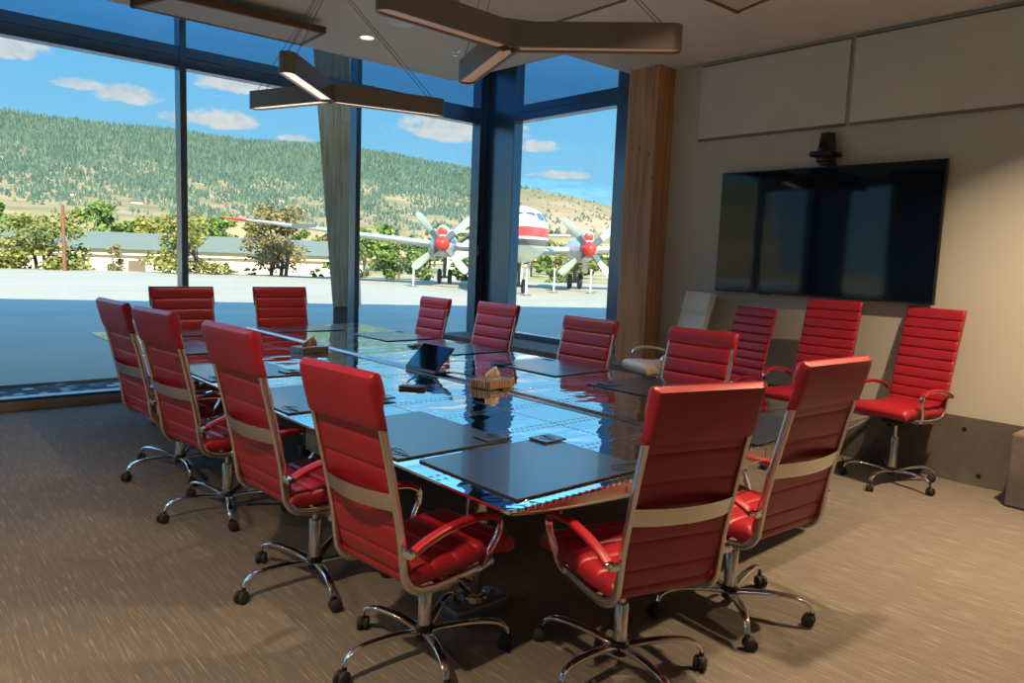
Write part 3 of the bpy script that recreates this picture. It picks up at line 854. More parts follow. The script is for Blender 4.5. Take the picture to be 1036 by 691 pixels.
# ------------------------------------------------------------------ desk pads, coasters
PT = TZ+.0005
def make_pad():
    t = empty('desk_pad'); t['category'] = 'desk pad'
    b = B(); add_box(b, -.325, .325, -.365, .365, .0035, .008, bev=.002); obj('leather_top', b, M['pad'], t)
    b = B(); add_box(b, -.323, .323, -.363, .363, 0, .0037); obj('felt_backing', b, M['pad_edge'], t)
    b = B()
    # embossed oval script mark in the near corner
    pts = [(-.265+.012*sin(a*2)+.030*cos(a), -.285+.075*sin(a), .0082) for a in [2*pi*i/28 for i in range(28)]]
    sweep(b, pts, .004, .0012, side=(0, 0, 1), n=6, closed=True)
    pts = [(-.265+.012*sin(u*26), -.34+.11*u, .0082) for u in [i/40 for i in range(41)]]
    sweep(b, pts, .003, .0012, side=(0, 0, 1), n=6)
    obj('embossed_mark', b, M['emblem'], t)
    return t
def make_coaster():
    t = empty('coaster'); t['category'] = 'coaster'
    b = B(); add_box(b, -.068, .068, -.058, .058, 0, .010, bev=.003); obj('coaster_body', b, M['pad'], t)
    b = B(); pts = [(.030*cos(a), .042*sin(a), .0102) for a in [2*pi*i/24 for i in range(24)]]
    sweep(b, pts, .003, .001, side=(0, 0, 1), n=6, closed=True)
    pts = [(.010*sin(u*22), -.03+.06*u, .0102) for u in [i/30 for i in range(31)]]; sweep(b, pts, .003, .001, side=(0, 0, 1), n=6)
    obj('embossed_mark', b, M['emblem'], t)
    return t
pad0 = make_pad(); co0 = make_coaster()
GP = 'slate leather desk pads on the wing table'; GC = 'square leather coasters on the desk pads'
PADS = [
 (2.06, 2.155, 90, 'at the near end beside the near left chair', (2.385, 2.41), .82),
 (1.935, 2.88, 0, 'on the left side by the nearest left chair', (2.185, 2.575), 1),
 (1.935, 3.92, 0, 'on the left side by the second left chair', (2.245, 3.66), 1),
 (1.935, 5.03, 0, 'on the left side by the third left chair', (2.205, 4.77), 1),
 (1.935, 6.30, 0, 'farthest along the left side', None, 1),
 (2.46, 7.44, -90, 'at the far end on the left', None, 1),
 (3.55, 7.46, -90, 'at the far end on the right', None, 1),
 (4.10, 6.45, 180, 'farthest along the window side', None, 1),
 (4.10, 5.38, 180, 'on the window side behind the black tablet stand', (3.84, 5.66), 1),
 (4.07, 4.12, 180, 'on the window side left of the timber post reflection', (3.80, 4.40), 1),
 (4.04, 3.05, 180, 'on the window side in front of the beige chair', (3.84, 3.30), 1),
 (3.55, 2.10, 90, 'at the near end behind the right hand chair backs', None, 1),
]
for i, (x, y, rz, lab, co, sy) in enumerate(PADS):
    lb = 'slate leather desk pad ' + lab
    if i == 0: p = pad0; p.location = (x, y, PT); p.rotation_euler = (0, 0, radians(rz)); p['label'] = lb; p['group'] = GP
    else: p = dup(pad0, (x, y, PT), radians(rz), lb, GP)
    if i == 0: p.scale = (.94, 1.0, 1)
first = True
for i, (x, y, rz, lab, co, sy) in enumerate(PADS):
    if not co: continue
    lb = 'square leather coaster on the desk pad ' + lab
    lb = ' '.join(lb.split()[:16])
    if first: c = co0; first = False; c.location = (*co, PT+.0085); c['label'] = lb; c['group'] = GC
    else: c = dup(co0, (*co, PT+.0085), radians(random.uniform(-8, 8)), lb, GC)

# ------------------------------------------------------------------ tissue boxes, tablet stand, remote
def tissue_box(x, y, rz, m, label):
    t = empty('tissue_box', (x, y, PT), radians(rz)); tag(t, label, 'tissue box', None)
    b = B(); add_box(b, -.125, .125, -.09, .09, .0, .050, bev=.004); obj('carton', b, M[m], t)
    b = B(); add_lathe(b, [(0, .0502), (.05, .0502), (.05, .0512), (0, .0512)], 24, M=Matrix.Diagonal((1.3, .8, 1, 1))); obj('slot', b, M['box_top'], t)
    b = B(); n = 7
    # folded tissue: a creased sheet pulled up to a peak
    base_ = [(-.085, -.02), (-.05, .025), (-.01, -.015), (.03, .02), (.06, -.01)]
    lo = [b.verts.new((x, y, .051)) for x, y in base_]
    mid = [b.verts.new((x*1.05+.006, y*.8+.004, .051+h)) for (x, y), h in zip(base_, (.018, .036, .062, .060, .030))]
    tip = b.verts.new((.034, .004, .135))
    for i in range(4):
        b.faces.new((lo[i], lo[i+1], mid[i+1], mid[i])); b.faces.new((mid[i], mid[i+1], tip))
    o = obj('tissue', b, M['tissue'], t, smooth=60)
    md = o.modifiers.new('solid', 'SOLIDIFY'); md.thickness = .002
tissue_box(2.80, 5.70, 8, 'granite', 'grey tissue box on the far half of the table')
PT += .0042
tissue_box(3.09, 3.66, 10, 'zebra', 'wood grain patterned tissue box on the table seam')
t = empty('tablet_stand', (3.03, 4.40, PT+.0002), radians(90)); tag(t, 'black conference tablet tilted on its stand in the middle of the table', 'tablet')
b = B(); add_box(b, -.20, .16, -.12, .03, 0, .018, bev=.006); obj('base', b, M['black'], t, smooth=40)
b = B(); R_ = Matrix.Translation(Vector((0, .005, .012))) @ Matrix.Rotation(radians(44), 4, 'X')
add_box(b, -.19, .19, -.008, .008, 0, .235, bev=.005, M=R_); s_ = obj('display', b, M['black'], t)
b = B(); add_box(b, -.178, .178, .0082, .0092, .012, .223, M=R_); obj('screen', b, M['screen'], s_)
b = B(); add_box(b, -.02, .02, -.112, -.100, .015, .10, bev=.004); obj('prop_leg', b, M['black'], t)
PT -= .0042
t = empty('remote_control', (2.60, 3.86, PT), radians(35)); tag(t, 'small black remote lying on the bare metal near the tablet', 'remote control')
b = B(); add_box(b, -.035, .035, -.085, .085, 0, .020, bev=.006); obj('body', b, M['black'], t, smooth=40)
b = B()
for i in range(3):
    for j in range(4): add_cyl(b, (-.018+.018*i, -.05+.025*j, .020), (-.018+.018*i, -.05+.025*j, .0215), .006, n=10)
obj('keypad', b, M['plane_dark'], t)
b = B(); sweep(b, [Vector((x, y, PT+.004)) for x, y in [(p.x, p.y) for p in catmull([(2.97, 4.36), (2.85, 4.22), (2.72, 4.10), (2.62, 3.95)], 8)]], .006, .006, n=8)
o = obj('tablet_cable', b, M['black'], smooth=60); tag(o, 'thin black cable lying between the tablet and the remote', 'cable')
b = B(); sweep(b, [Vector((x, y, PT+.004)) for x, y in [(p.x, p.y) for p in catmull([(3.20, 4.30), (3.25, 4.10), (3.18, 3.92), (3.16, 3.80)], 8)]], .006, .006, n=8)
o = obj('tablet_cable', b, M['black'], smooth=60); tag(o, 'thin black cable running from the tablet to the wooden tissue box', 'cable')

# ------------------------------------------------------------------ outdoors
def polar(az, r, z=0):
    a = radians(az); return Vector((r*sin(a), r*cos(a), z))
edge = [(-90, 56), (6, 51.5), (21, 46), (30, 42), (42, 37), (90, 16)]
b = B()
add_prism(b, [(-90, YG+2.08), (90, YG+2.08)] + list(reversed(edge)), -.5, -.10); o = obj('apron_ground', b, M['tarmac']); o['kind'] = 'structure'
b = B(); add_prism(b, [(-30, YG+.16), (30, YG+.16), (30, YG+2.10), (-30, YG+2.10)], -.5, -.13); o = obj('gravel_strip', b, M['gravel']); tag(o, 'strip of river gravel along the foot of the window', 'gravel', kind='stuff')
# rolling ground and hills
def interp(tab, a):
    if a <= tab[0][0]: return tab[0][1]
    for (a0, e0), (a1, e1) in zip(tab, tab[1:]):
        if a <= a1: return e0+(e1-e0)*(a-a0)/(a1-a0)
    return tab[-1][1]
def hill(name, tab, foot, r0, r1, m, bumps, a0, a1, seed, base=-1.5, back=1.25):
    rnd = random.Random(seed); ph = [(rnd.uniform(.15, .9), rnd.uniform(0, 6.3), rnd.uniform(.004, .02), rnd.uniform(0, 6.3)) for _ in range(7)]
    b = B(); lay = b.verts.layers.float.new('elev'); rows = []; NA = 150; NR = 60
    def H(a, r):
        u = max(0, (r-r0)/(r1-r0)); e = interp(tab, a); f = foot
        el = f + (e-f)*min(1, u)**.85 if u <= 1 else e
        z = 1.6+r*tan(radians(el))
        if u > 1: z = 1.6+r1*tan(radians(e)) - (r-r1)*.25
        n = sum(sin(a*p[0]*1.3+p[1])*sin(r*p[2]+p[3]) for p in ph)/7
        return z + n*bumps*(r-r0)/(r1-r0)*max(0, 1-u*.0)*(4*min(1, u)*(1-min(1, u))+.0)
    for i in range(NA+1):
        a = a0+(a1-a0)*i/NA; row = []
        for j in range(NR+1):
            r = r0 + (r1*back-r0)*(j/NR)**1.2; p = polar(a, r, H(a, r))
            if j == 0: p.z = base
            v = b.verts.new(p); v[lay] = min(1, max(0, (r-r0)/(r1-r0))); row.append(v)
        rows.append(row)
    for i in range(NA):
        for j in range(NR): b.faces.new((rows[i][j], rows[i+1][j], rows[i+1][j+1], rows[i][j+1]))
    o = obj(name, b, m, smooth=180); o['kind'] = 'structure'
    return H
RIDGE = [(-60, 6.0), (-20, 7.2), (0, 7.8), (7, 7.84), (12.4, 7.73), (16.7, 7.8), (21, 7.5), (27.2, 7.65), (32.3, 7.27), (38.1, 6.48), (41.3, 5.59), (44, 4.9), (48.7, 3.6), (55, 2.4), (75, 1.5)]
TAN = [(20, 1.0), (30, 1.5), (36, 3.2), (40, 5.3), (42.8, 5.30), (45.8, 4.86), (48.7, 4.21), (55, 3.6), (75, 2.4)]
FAR = [(-60, 4), (20, 6), (34, 6.6), (38.2, 6.34), (41.6, 6.26), (44.3, 6.14), (48.6, 5.82), (60, 5.6), (75, 4.8)]
H1 = hill('hill_wooded', RIDGE, 1.6, 260, 1500, M['hill'], 26, -60, 75, 3)
H2 = hill('hill_dry', TAN, 1.2, 255, 1150, M['tanhill'], 16, 34, 75, 8)
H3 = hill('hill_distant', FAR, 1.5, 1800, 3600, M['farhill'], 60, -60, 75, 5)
b = B(); add_prism(b, [(-500, -20), (500, -20), (900, 700), (-900, 700)], -2.2, -1.75); o = obj('field_ground', b, M['dry']); o['kind'] = 'structure'
# pine forest: far more trees than could be counted
def cone(b, p, h, r, n=4):
    rot = random.uniform(0, 6)
    top = b.verts.new(p+Vector((0, 0, h)))
    for (z0, rr) in ((.08, 1.0),):
        ring = [b.verts.new(p+Vector((rr*r*cos(rot+2*pi*i/n), rr*r*sin(rot+2*pi*i/n), h*z0))) for i in range(n)]
        for i in range(n): b.faces.new((ring[i], ring[(i+1) % n], top))
b = B(); rnd = random.Random(11)
def dens(a, r):
    u = (r-260)/1240
    v = .5+.5*(sin(a*.9+r*.011)*.4+sin(a*.37+2-r*.023)*.35+sin(a*2.3+r*.037)*.25)
    d = .16+.62*u*(1.1 if a < 30 else .85) + .9*(v-.5)*(1-.6*u)
    if a > 36: d -= (a-36)*.06
    return d
cnt = 0
while cnt < 30000:
    a = rnd.uniform(-4, 50); u = rnd.random()**.8; r = 265+1225*u
    if rnd.random() > dens(a, r): continue
    z = H1(a, r)
    if a > 38 and H2(a, min(r, 1150))/max(1, min(r, 1150)) > z/r and rnd.random() < .7: continue
    cone(b, polar(a, r, z-1), rnd.uniform(3.0, 6.0)*(.55+1.35*u), rnd.uniform(.9, 1.7)*(.6+1.25*u)); cnt += 1
o = obj('pine_forest', b, M['pine']); tag(o, 'pine forest covering the hillside beyond the airfield', 'forest', kind='stuff')
b = B()
for _ in range(900):
    a = rnd.uniform(38, 52); r = 260+880*rnd.random()**.7
    if rnd.random() > .4+.3*sin(a*3+r*.01): continue
    cone(b, polar(a, r, H2(a, r)-1), rnd.uniform(2, 5), rnd.uniform(1.2, 3))
o = obj('scattered_scrub', b, M['pine']); tag(o, 'dark scrub dotted over the dry slope at the right', 'scrub', kind='stuff')

# leafy trees
def leafcloud(b, c, R, n, size, rnd, flat=.8):
    for _ in range(n):
        while True:
            v = Vector((rnd.uniform(-1, 1), rnd.uniform(-1, 1), rnd.uniform(-1, 1)))
            if v.length <= 1: break
        v *= (.55+.45*rnd.random())/max(.35, v.length)**.3
        p = c+Vector((v.x*R[0], v.y*R[1], v.z*R[2]))
        s = size*rnd.uniform(.6, 1.4)
        d1 = Vector((rnd.uniform(-1, 1), rnd.uniform(-1, 1), rnd.uniform(-1, 1)*flat)).normalized()*s
        d2 = d1.cross(Vector((rnd.uniform(-1, 1), rnd.uniform(-1, 1), rnd.uniform(-1, 1)))).normalized()*s*.7
        vs = [b.verts.new(p+d1), b.verts.new(p+d2), b.verts.new(p-d1), b.verts.new(p-d2)]
        b.faces.new(vs)
def tree(name, x, y, z, h, w, m, label, n=1500, size=.16, cat='tree', group=None, blobs=9, stems=1, low=.22, seed=0):
    rnd = random.Random(seed*77+5)
    t = empty(name, (x, y, z)); tag(t, label, cat, group)
    b = B(); tips = []
    for s in range(stems):
        a0 = rnd.uniform(0, 6.3); base = Vector((.25*w*(stems > 1)*cos(a0)*rnd.random(), .25*w*(stems > 1)*sin(a0)*rnd.random(), 0))
        tr = h*.5; top = base+Vector((rnd.uniform(-.1, .1)*w, rnd.uniform(-.1, .1)*w, tr))
        add_cyl(b, base, top, h*.022+.02, h*.012+.01, 7)
        for k in range(max(3, blobs//stems)):
            a = rnd.uniform(0, 6.3); rr = w*.42*rnd.uniform(.3, 1)
            e = Vector((rr*cos(a), rr*sin(a), h*rnd.uniform(low+.12, .86))); st_ = base.lerp(top, rnd.uniform(.25, 1))
            add_cyl(b, st_, e, h*.009+.012, .008, 5); tips.append(e)
    obj('trunk', b, M['bark'], t)
    b = B()
    for e in tips:
        R = w*rnd.uniform(.16, .26); leafcloud(b, e, (R, R, h*rnd.uniform(.09, .15)), n//len(tips), size, rnd)
    obj('foliage', b, M[m], t)
tree('honey_locust', 8.6, 51.6, -.9, 4.9, 6.0, 'leaf_yellow', 'broad yellow-green tree left of the tall brown pole', 2800, .13, blobs=22, stems=3, low=.02, seed=1)
tree('honey_locust', 5.4, 51.5, -.9, 4.6, 4.6, 'leaf_yellow', 'yellow-green tree cut by the left edge of the picture', 1500, .13, blobs=14, stems=2, low=.02, seed=2)
tree('roadside_shrub', 12.0, 51.2, -.6, 2.3, 1.3, 'leaf_dry', 'small straw coloured upright shrub right of the tall pole', 700, .08, cat='shrub', blobs=9, low=.0, seed=3)
tree('honey_locust', 15.3, 46.9, -.7, 4.7, 4.9, 'leaf_yellow', 'yellow-green tree behind the window mullion', 2400, .12, blobs=18, stems=2, low=.05, seed=4)
tree('honey_locust', 20.0, 44.9, -.6, 5.4, 4.6, 'leaf_dry', 'sparse dry golden tree behind the tip of the wing', 4200, .10, blobs=22, stems=3, low=.08, seed=5)
for i, (x, y, h, w) in enumerate(((23.0, 42.6, 3.0, 2.6), (24.6, 42.8, 3.3, 2.8), (26.3, 41.2, 3.2, 2.8), (28.2, 41.6, 2.7, 2.6))):
    tree('roadside_shrub', x, y, -.4, h, w, 'leaf_green', ['green shrub just right of the leaning column', 'second green shrub right of the leaning column', 'third green shrub, left of the aircraft wheels', 'green shrub behind the aircraft wheels'][i], 1300, .10, cat='shrub', blobs=12, stems=2, low=.0, seed=20+i)
for i, (x, y, h, w) in enumerate(((31.5, 41.5, 3.0, 3.2), (37.5, 43.5, 2.4, 3.4), (42.0, 42.5, 2.6, 3.4), (48.0, 46.0, 3.2, 4))):
    tree('roadside_shrub', x, y, -.9, h, w, ('leaf_green', 'leaf_yellow')[i % 2], 'green and yellow shrub behind the parked aircraft', 800, .13, cat='shrub', group='shrubs behind the aircraft nose', blobs=9, low=.0, seed=40+i)
for i, (x, y, h) in enumerate(((13.9, 45.4, .7), (17.1, 45.4, .9), (18.2, 45.3, .7), (21.8, 43.6, .8))):
    tree('low_bush', x, y, -.25, h, 1.0, 'leaf_green', 'low green bush at the edge of the concrete apron', 200, .07, cat='bush', group='low bushes at the edge of the apron', blobs=5, low=.0, seed=60+i)
for i in range(26):
    a = -2+i*1.95+random.uniform(-.15, .15); r = 138 if i % 2 else 160; p = polar(a, r, -1.8)
    tree('valley_tree', p.x, p.y, -1.8, random.uniform(7.6, 11.5), random.uniform(7.5, 9.5), 'leaf_green' if i % 3 else 'leaf_yellow', 'leafy green tree in the row beyond the long shed', 800, .55, cat='tree', group='green trees beyond the long shed', blobs=12, low=.0, seed=100+i)
# tall pole
t = empty('utility_pole', (8.66, 47.9, -.12)); tag(t, 'tall brown wooden pole at the edge of the apron', 'pole')
b = B(); add_cyl(b, (0, 0, 0), (0, 0, 3.62), .10, .085, 12); obj('pole_shaft', b, M['pole'], t)
b = B(); add_cyl(b, (0, 0, 3.62), (0, 0, 3.68), .10, .06, 12); obj('pole_cap', b, M['plane_dark'], t)
# long low shed beyond the apron
t = empty('long_shed', (0, 0, 0), 0); tag(t, 'long low white shed with a grey green roof beyond the trees', 'building')
def segbox(b, A, C, d, z0, z1, off=0):
    A = Vector((*A, 0)); C = Vector((*C, 0)); u = (C-A).normalized(); n = Vector((-u.y, u.x, 0))
    vs = []
    for p in (A+n*off, C+n*off, C+n*(off+d), A+n*(off+d)):
        vs.append((b.verts.new((p.x, p.y, z0)), b.verts.new((p.x, p.y, z1))))
    b.faces.new([v[0] for v in vs]); b.faces.new([v[1] for v in vs])
    for i in range(4): b.faces.new((vs[i][0], vs[(i+1) % 4][0], vs[(i+1) % 4][1], vs[i][1]))
A_, C_ = (-26, 94), (45, 78)
b = B(); segbox(b, A_, C_, 14, -2, 1.0); obj('wall', b, M['shed_wall'], t)
b = B(); segbox(b, A_, C_, .12, .1, .35, off=-.13); obj('wall_band', b, M['shed_band'], t)
b = B()
Av = Vector((*A_, 0)); Cv = Vector((*C_, 0)); u = (Cv-Av).normalized(); n = Vector((-u.y, u.x, 0))
def pt(v, o, z): q = v+n*o; return b.verts.new((q.x, q.y, z))
a1 = [pt(Av, -.6, .95), pt(Av, 7, 2.75), pt(Av, 14.6, .95)]; c1_ = [pt(Cv, -.6, .95), pt(Cv, 7, 2.75), pt(Cv, 14.6, .95)]
b.faces.new(a1); b.faces.new(c1_)
for i in range(3): b.faces.new((a1[i], a1[(i+1) % 3], c1_[(i+1) % 3], c1_[i]))
obj('roof', b, M['shed_roof'], t)
for k in range(3):
    b = B(); q = Av+u*(22+k*13); p0 = q; segbox(b, (p0.x, p0.y), ((p0+u*1.6).x, (p0+u*1.6).y), .1, -1.3, -.2, off=-.12); obj('door_panel', b, M['shed_band'], t)
# houses far up the slope
def house(a, r, w, m, roofm, z=None):
    p = polar(a, r); z = H1(a, r) if z is None else z
    t = empty('hillside_house', (p.x, p.y, z-1), radians(-a)); tag(t, 'tiny pale house on the hillside', 'house', 'houses on the hillside')
    b = B(); add_box(b, -w/2, w/2, -4, 4, -3, 2); obj('wall', b, M[m], t)
    b = B(); v = [b.verts.new(c) for c in ((-w/2-.5, -4.6, 1.8), (w/2+.5, -4.6, 1.8), (w/2+.5, 4.6, 1.8), (-w/2-.5, 4.6, 1.8), (-w/2+1, 0, 3.4), (w/2-1, 0, 3.4))]
    for f in ((0, 1, 5, 4), (2, 3, 4, 5), (1, 2, 5), (3, 0, 4), (0, 3, 2, 1)): b.faces.new([v[i] for i in f])
    obj('roof', b, M[roofm], t)
for a, r, w in ((10.9, 460, 5), (14.6, 440, 6), (24.0, 560, 5), (33.5, 520, 5)):
    house(a, r, w, 'shed_wall', 'shed_band')
t = empty('gabled_barn', (27.9*2.0, 34.0*2.0, -1.8), radians(-60)); tag(t, 'pale gabled barn peeking out left of the dark corner column', 'barn')
b = B(); v = [(-3, 0), (3, 0), (3, 3.6), (0, 5.6), (-3, 3.6)]
f0 = [b.verts.new((x, -5, z)) for x, z in v]; f1 = [b.verts.new((x, 5, z)) for x, z in v]; b.faces.new(f0); b.faces.new(f1)
for i in range(5): b.faces.new((f0[i], f0[(i+1) % 5], f1[(i+1) % 5], f1[i]))
obj('wall', b, M['shed_wall'], t)
b = B()
for s in (-1, 1):
    q = [b.verts.new(c) for c in ((s*3.5, -5.5, 3.35), (0, -5.5, 5.75), (0, 5.5, 5.75), (s*3.5, 5.5, 3.35))]; q2 = [b.verts.new(v_.co+Vector((0, 0, .2))) for v_ in q]
    b.faces.new(q); b.faces.new(q2)
    for i in range(4): b.faces.new((q[i], q[(i+1) % 4], q2[(i+1) % 4], q2[i]))
obj('roof', b, M['plane_dark'], t)

# stanchions
sp_ = [(21.7, 32.4, 'leftmost white post on the apron, left of the aircraft wheels'), (22.92, 24.99, 'white post on the apron in front of the aircraft nose wheels'), (26.78, 27.1, 'white post on the apron between nose wheels and right propeller'), (28.55, 26.18, 'white post on the apron in front of the right propeller')]
s0 = None
for x, y, lab in sp_:
    if s0 is None:
        s0 = empty('stanchion', (x, y, -.1)); tag(s0, lab, 'post', 'white posts around the aircraft')
        b = B(); add_lathe(b, [(0, 0), (.26, 0), (.26, .02), (.05, .05), (0, .05)], 20); obj('foot', b, M['plane_dark'], s0)
        b = B(); add_cyl(b, (0, 0, .04), (0, 0, 1.18), .045, .045, 12); add_lathe(b, [(0, 1.18), (.07, 1.18), (.07, 1.24), (0, 1.26)], 12); obj('post', b, M['white'], s0)
    else: dup(s0, (x, y, -.1), 0, lab)

# ---- parked airliner (x forward, y left, origin under the main wheels)
hd = atan2(-.785, -.62)
plane = empty('airliner', (28.8, 32.85, -.1), hd); tag(plane, 'parked twin propeller airliner with red stripe and silver wings', 'airplane')
ZC = 2.75
def fus(X):
    """radius (y), radius (z), centre z"""
    pts = [(12.6, .02, .02, -.25), (12.35, .28, .26, -.22), (11.9, .58, .55, -.16), (11.2, .90, .88, -.06), (10.4, 1.12, 1.04, -.10), (9.4, 1.26, 1.22, -.04), (8.2, 1.34, 1.30, 0), (5, 1.38, 1.32, 0), (-6, 1.38, 1.32, 0), (-10, 1.1, 1.15, .25), (-13.5, .55, .62, .62), (-15.2, .12, .15, .9)]
    for p, q in zip(pts, pts[1:]):
        if X >= q[0]:
            u = (p[0]-X)/(p[0]-q[0]); return [p[i]+(q[i]-p[i])*u for i in (1, 2, 3)]
    return pts[-1][1:]
def fpt(X, th, off=0):
    ry, rz, cz = fus(X)
    return Vector((X, (ry+off)*sin(th), cz+(rz+off)*cos(th)))
Xs = [12.6, 12.5, 12.35, 12.1, 11.9, 11.5, 11.2, 10.8, 10.4, 9.9, 9.4, 8.8, 8.2, 5, 0, -6, -8, -10, -11.7, -13.5, -15.2]
b = B(); rings = [[b.verts.new(fpt(X, 2*pi*i/40)) for i in range(40)] for X in Xs]
for A, C in zip(rings, rings[1:]):
    for i in range(40): b.faces.new((A[i], A[(i+1) % 40], C[(i+1) % 40], C[i]))
b.faces.new(rings[0]); b.faces.new(rings[-1])
body = obj('fuselage', b, M['livery'], plane, smooth=60, loc=(0, 0, ZC))
# flight deck: a blister built from level sections, steep at the front
def deck(z, ph, off=0):
    k = min(1, max(0, (z-.05)/1.29)); wy = 1.27*(1-k**2.6)**.5 if k < 1 else .0
    xf = 11.35-.95*k-1.2*k**5; x0 = 8.6
    return Vector((x0+(xf-x0+off)*max(0, cos(ph))**.85, (wy+off)*math.copysign(abs(sin(ph))**.9, sin(ph)), z))
b = B(); rows = []
for i in range(19):
    z = .05+1.285*sin(pi/2*i/18); rows.append([b.verts.new(deck(z, radians(-90+180*j/32))) for j in range(33)])
for A, C in zip(rows, rows[1:]):
    for j in range(32): b.faces.new((A[j], A[j+1], C[j+1], C[j]))
b.faces.new(rows[-1])
obj('flight_deck', b, M['livery'], body, smooth=60)
for p0, p1, z0, z1 in ((3, 25, .66, 1.00), (29, 50, .64, 1.00), (54, 68, .62, .97), (72, 84, .62, .92)):
    for s in (-1, 1):
        b = B(); g = []
        for i in range(5):
            g.append([b.verts.new(deck(z0+(z1-z0)*i/4, radians(s*(p0+(p1-p0)*j/5)), .015)) for j in range(6)])
        for i in range(4):
            for j in range(5): b.faces.new((g[i][j], g[i+1][j], g[i+1][j+1], g[i][j+1]))
        obj('windshield_pane', b, M['windshield'], body, smooth=80)
# cabin windows
for k in range(9):
    for s in (-1, 1):
        b = B(); X = 6.2-k*1.35
        vs = [b.verts.new(fpt(X+.19*cos(a), radians(s*72)+.16*sin(a), .012)) for a in [2*pi*i/12 for i in range(12)]]
        b.faces.new(vs); obj('cabin_window', b, M['windshield'], body)
# pitot probe boom at the nose side, anti-glare belt
b = B(); add_cyl(b, (10.9, -1.0, -.45), (11.3, -1.9, -.42), .03, .02, 8); obj('probe', b, M['plane_alu'], body)
# wings
def wing(s):
    b = B(); secs = []
    for (Y, xl, ch, z, th) in ((0.9, 3.2, 4.4, -.62, .62), (3.85, 2.9, 3.9, -.52, .52), (9.0, 2.1, 2.9, -.05, .36), (14.0, 1.35, 2.0, .42, .22), (16.1, .95, 1.45, .56, .13)):
        ring = []
        for i in range(20):
            a = 2*pi*i/20; cx = .5+.5*cos(a); tt = .5*sin(a)*th*(1.0-.0)*(1-(1-cx)**3)*1.15 if False else .5*math.copysign(abs(sin(a))**.8, sin(a))*th*(.35+.65*cx**.5)
            ring.append(b.verts.new((xl-ch+ch*cx, s*Y, z+tt)))
        secs.append(ring)
    for A, C in zip(secs, secs[1:]):
        for i in range(20): b.faces.new((A[i], A[(i+1) % 20], C[(i+1) % 20], C[i]))
    b.faces.new(secs[0]); b.faces.new(secs[-1])
    w = obj('wing', b, M['plane_alu'], body, smooth=50)
    b = B(); ring2 = []
    for (Y, xl, ch, z, th) in ((14.9, 1.17, 1.80, .465, .205), (16.4, .90, 1.36, .585, .12)):
        r_ = []
        for i in range(20):
            a = 2*pi*i/20; cx = .5+.5*cos(a)
            r_.append(b.verts.new((xl-ch+ch*cx+.02, s*Y, z+.5*math.copysign(abs(sin(a))**.8, sin(a))*th*(.35+.65*cx**.5)*1.12)))
        ring2.append(r_)
    for i in range(20): b.faces.new((ring2[0][i], ring2[0][(i+1) % 20], ring2[1][(i+1) % 20], ring2[1][i]))
    b.faces.new(ring2[0]); b.faces.new(ring2[1])
    obj('wing_tip', b, M['plane_red'], w, smooth=50)
    # de-icing boot segment
    b = B(); add_box(b, 1.52, 1.74, s*11.0, s*12.3, .13, .37); obj('landing_lamp', b, M['plane_dark'], w)
for s in (-1, 1): wing(s)
# tail
b = B()
for s in (-1, 1):
    add_box(b, -14.6, -12.6, s*.2, s*5.2, .70, .82, bev=.05)
obj('tailplane', b, M['plane_alu'], body)
b = B(); vs = [(-11, 1.2), (-13.2, 5.6), (-14.9, 5.6), (-15.1, .9)]
f0 = [b.verts.new((x, -.09, z)) for x, z in vs]; f1 = [b.verts.new((x, .09, z)) for x, z in vs]; b.faces.new(f0); b.faces.new(f1)
for i in range(4): b.faces.new((f0[i], f0[(i+1) % 4], f1[(i+1) % 4], f1[i]))
obj('tail_fin', b, M['plane_white'], body)
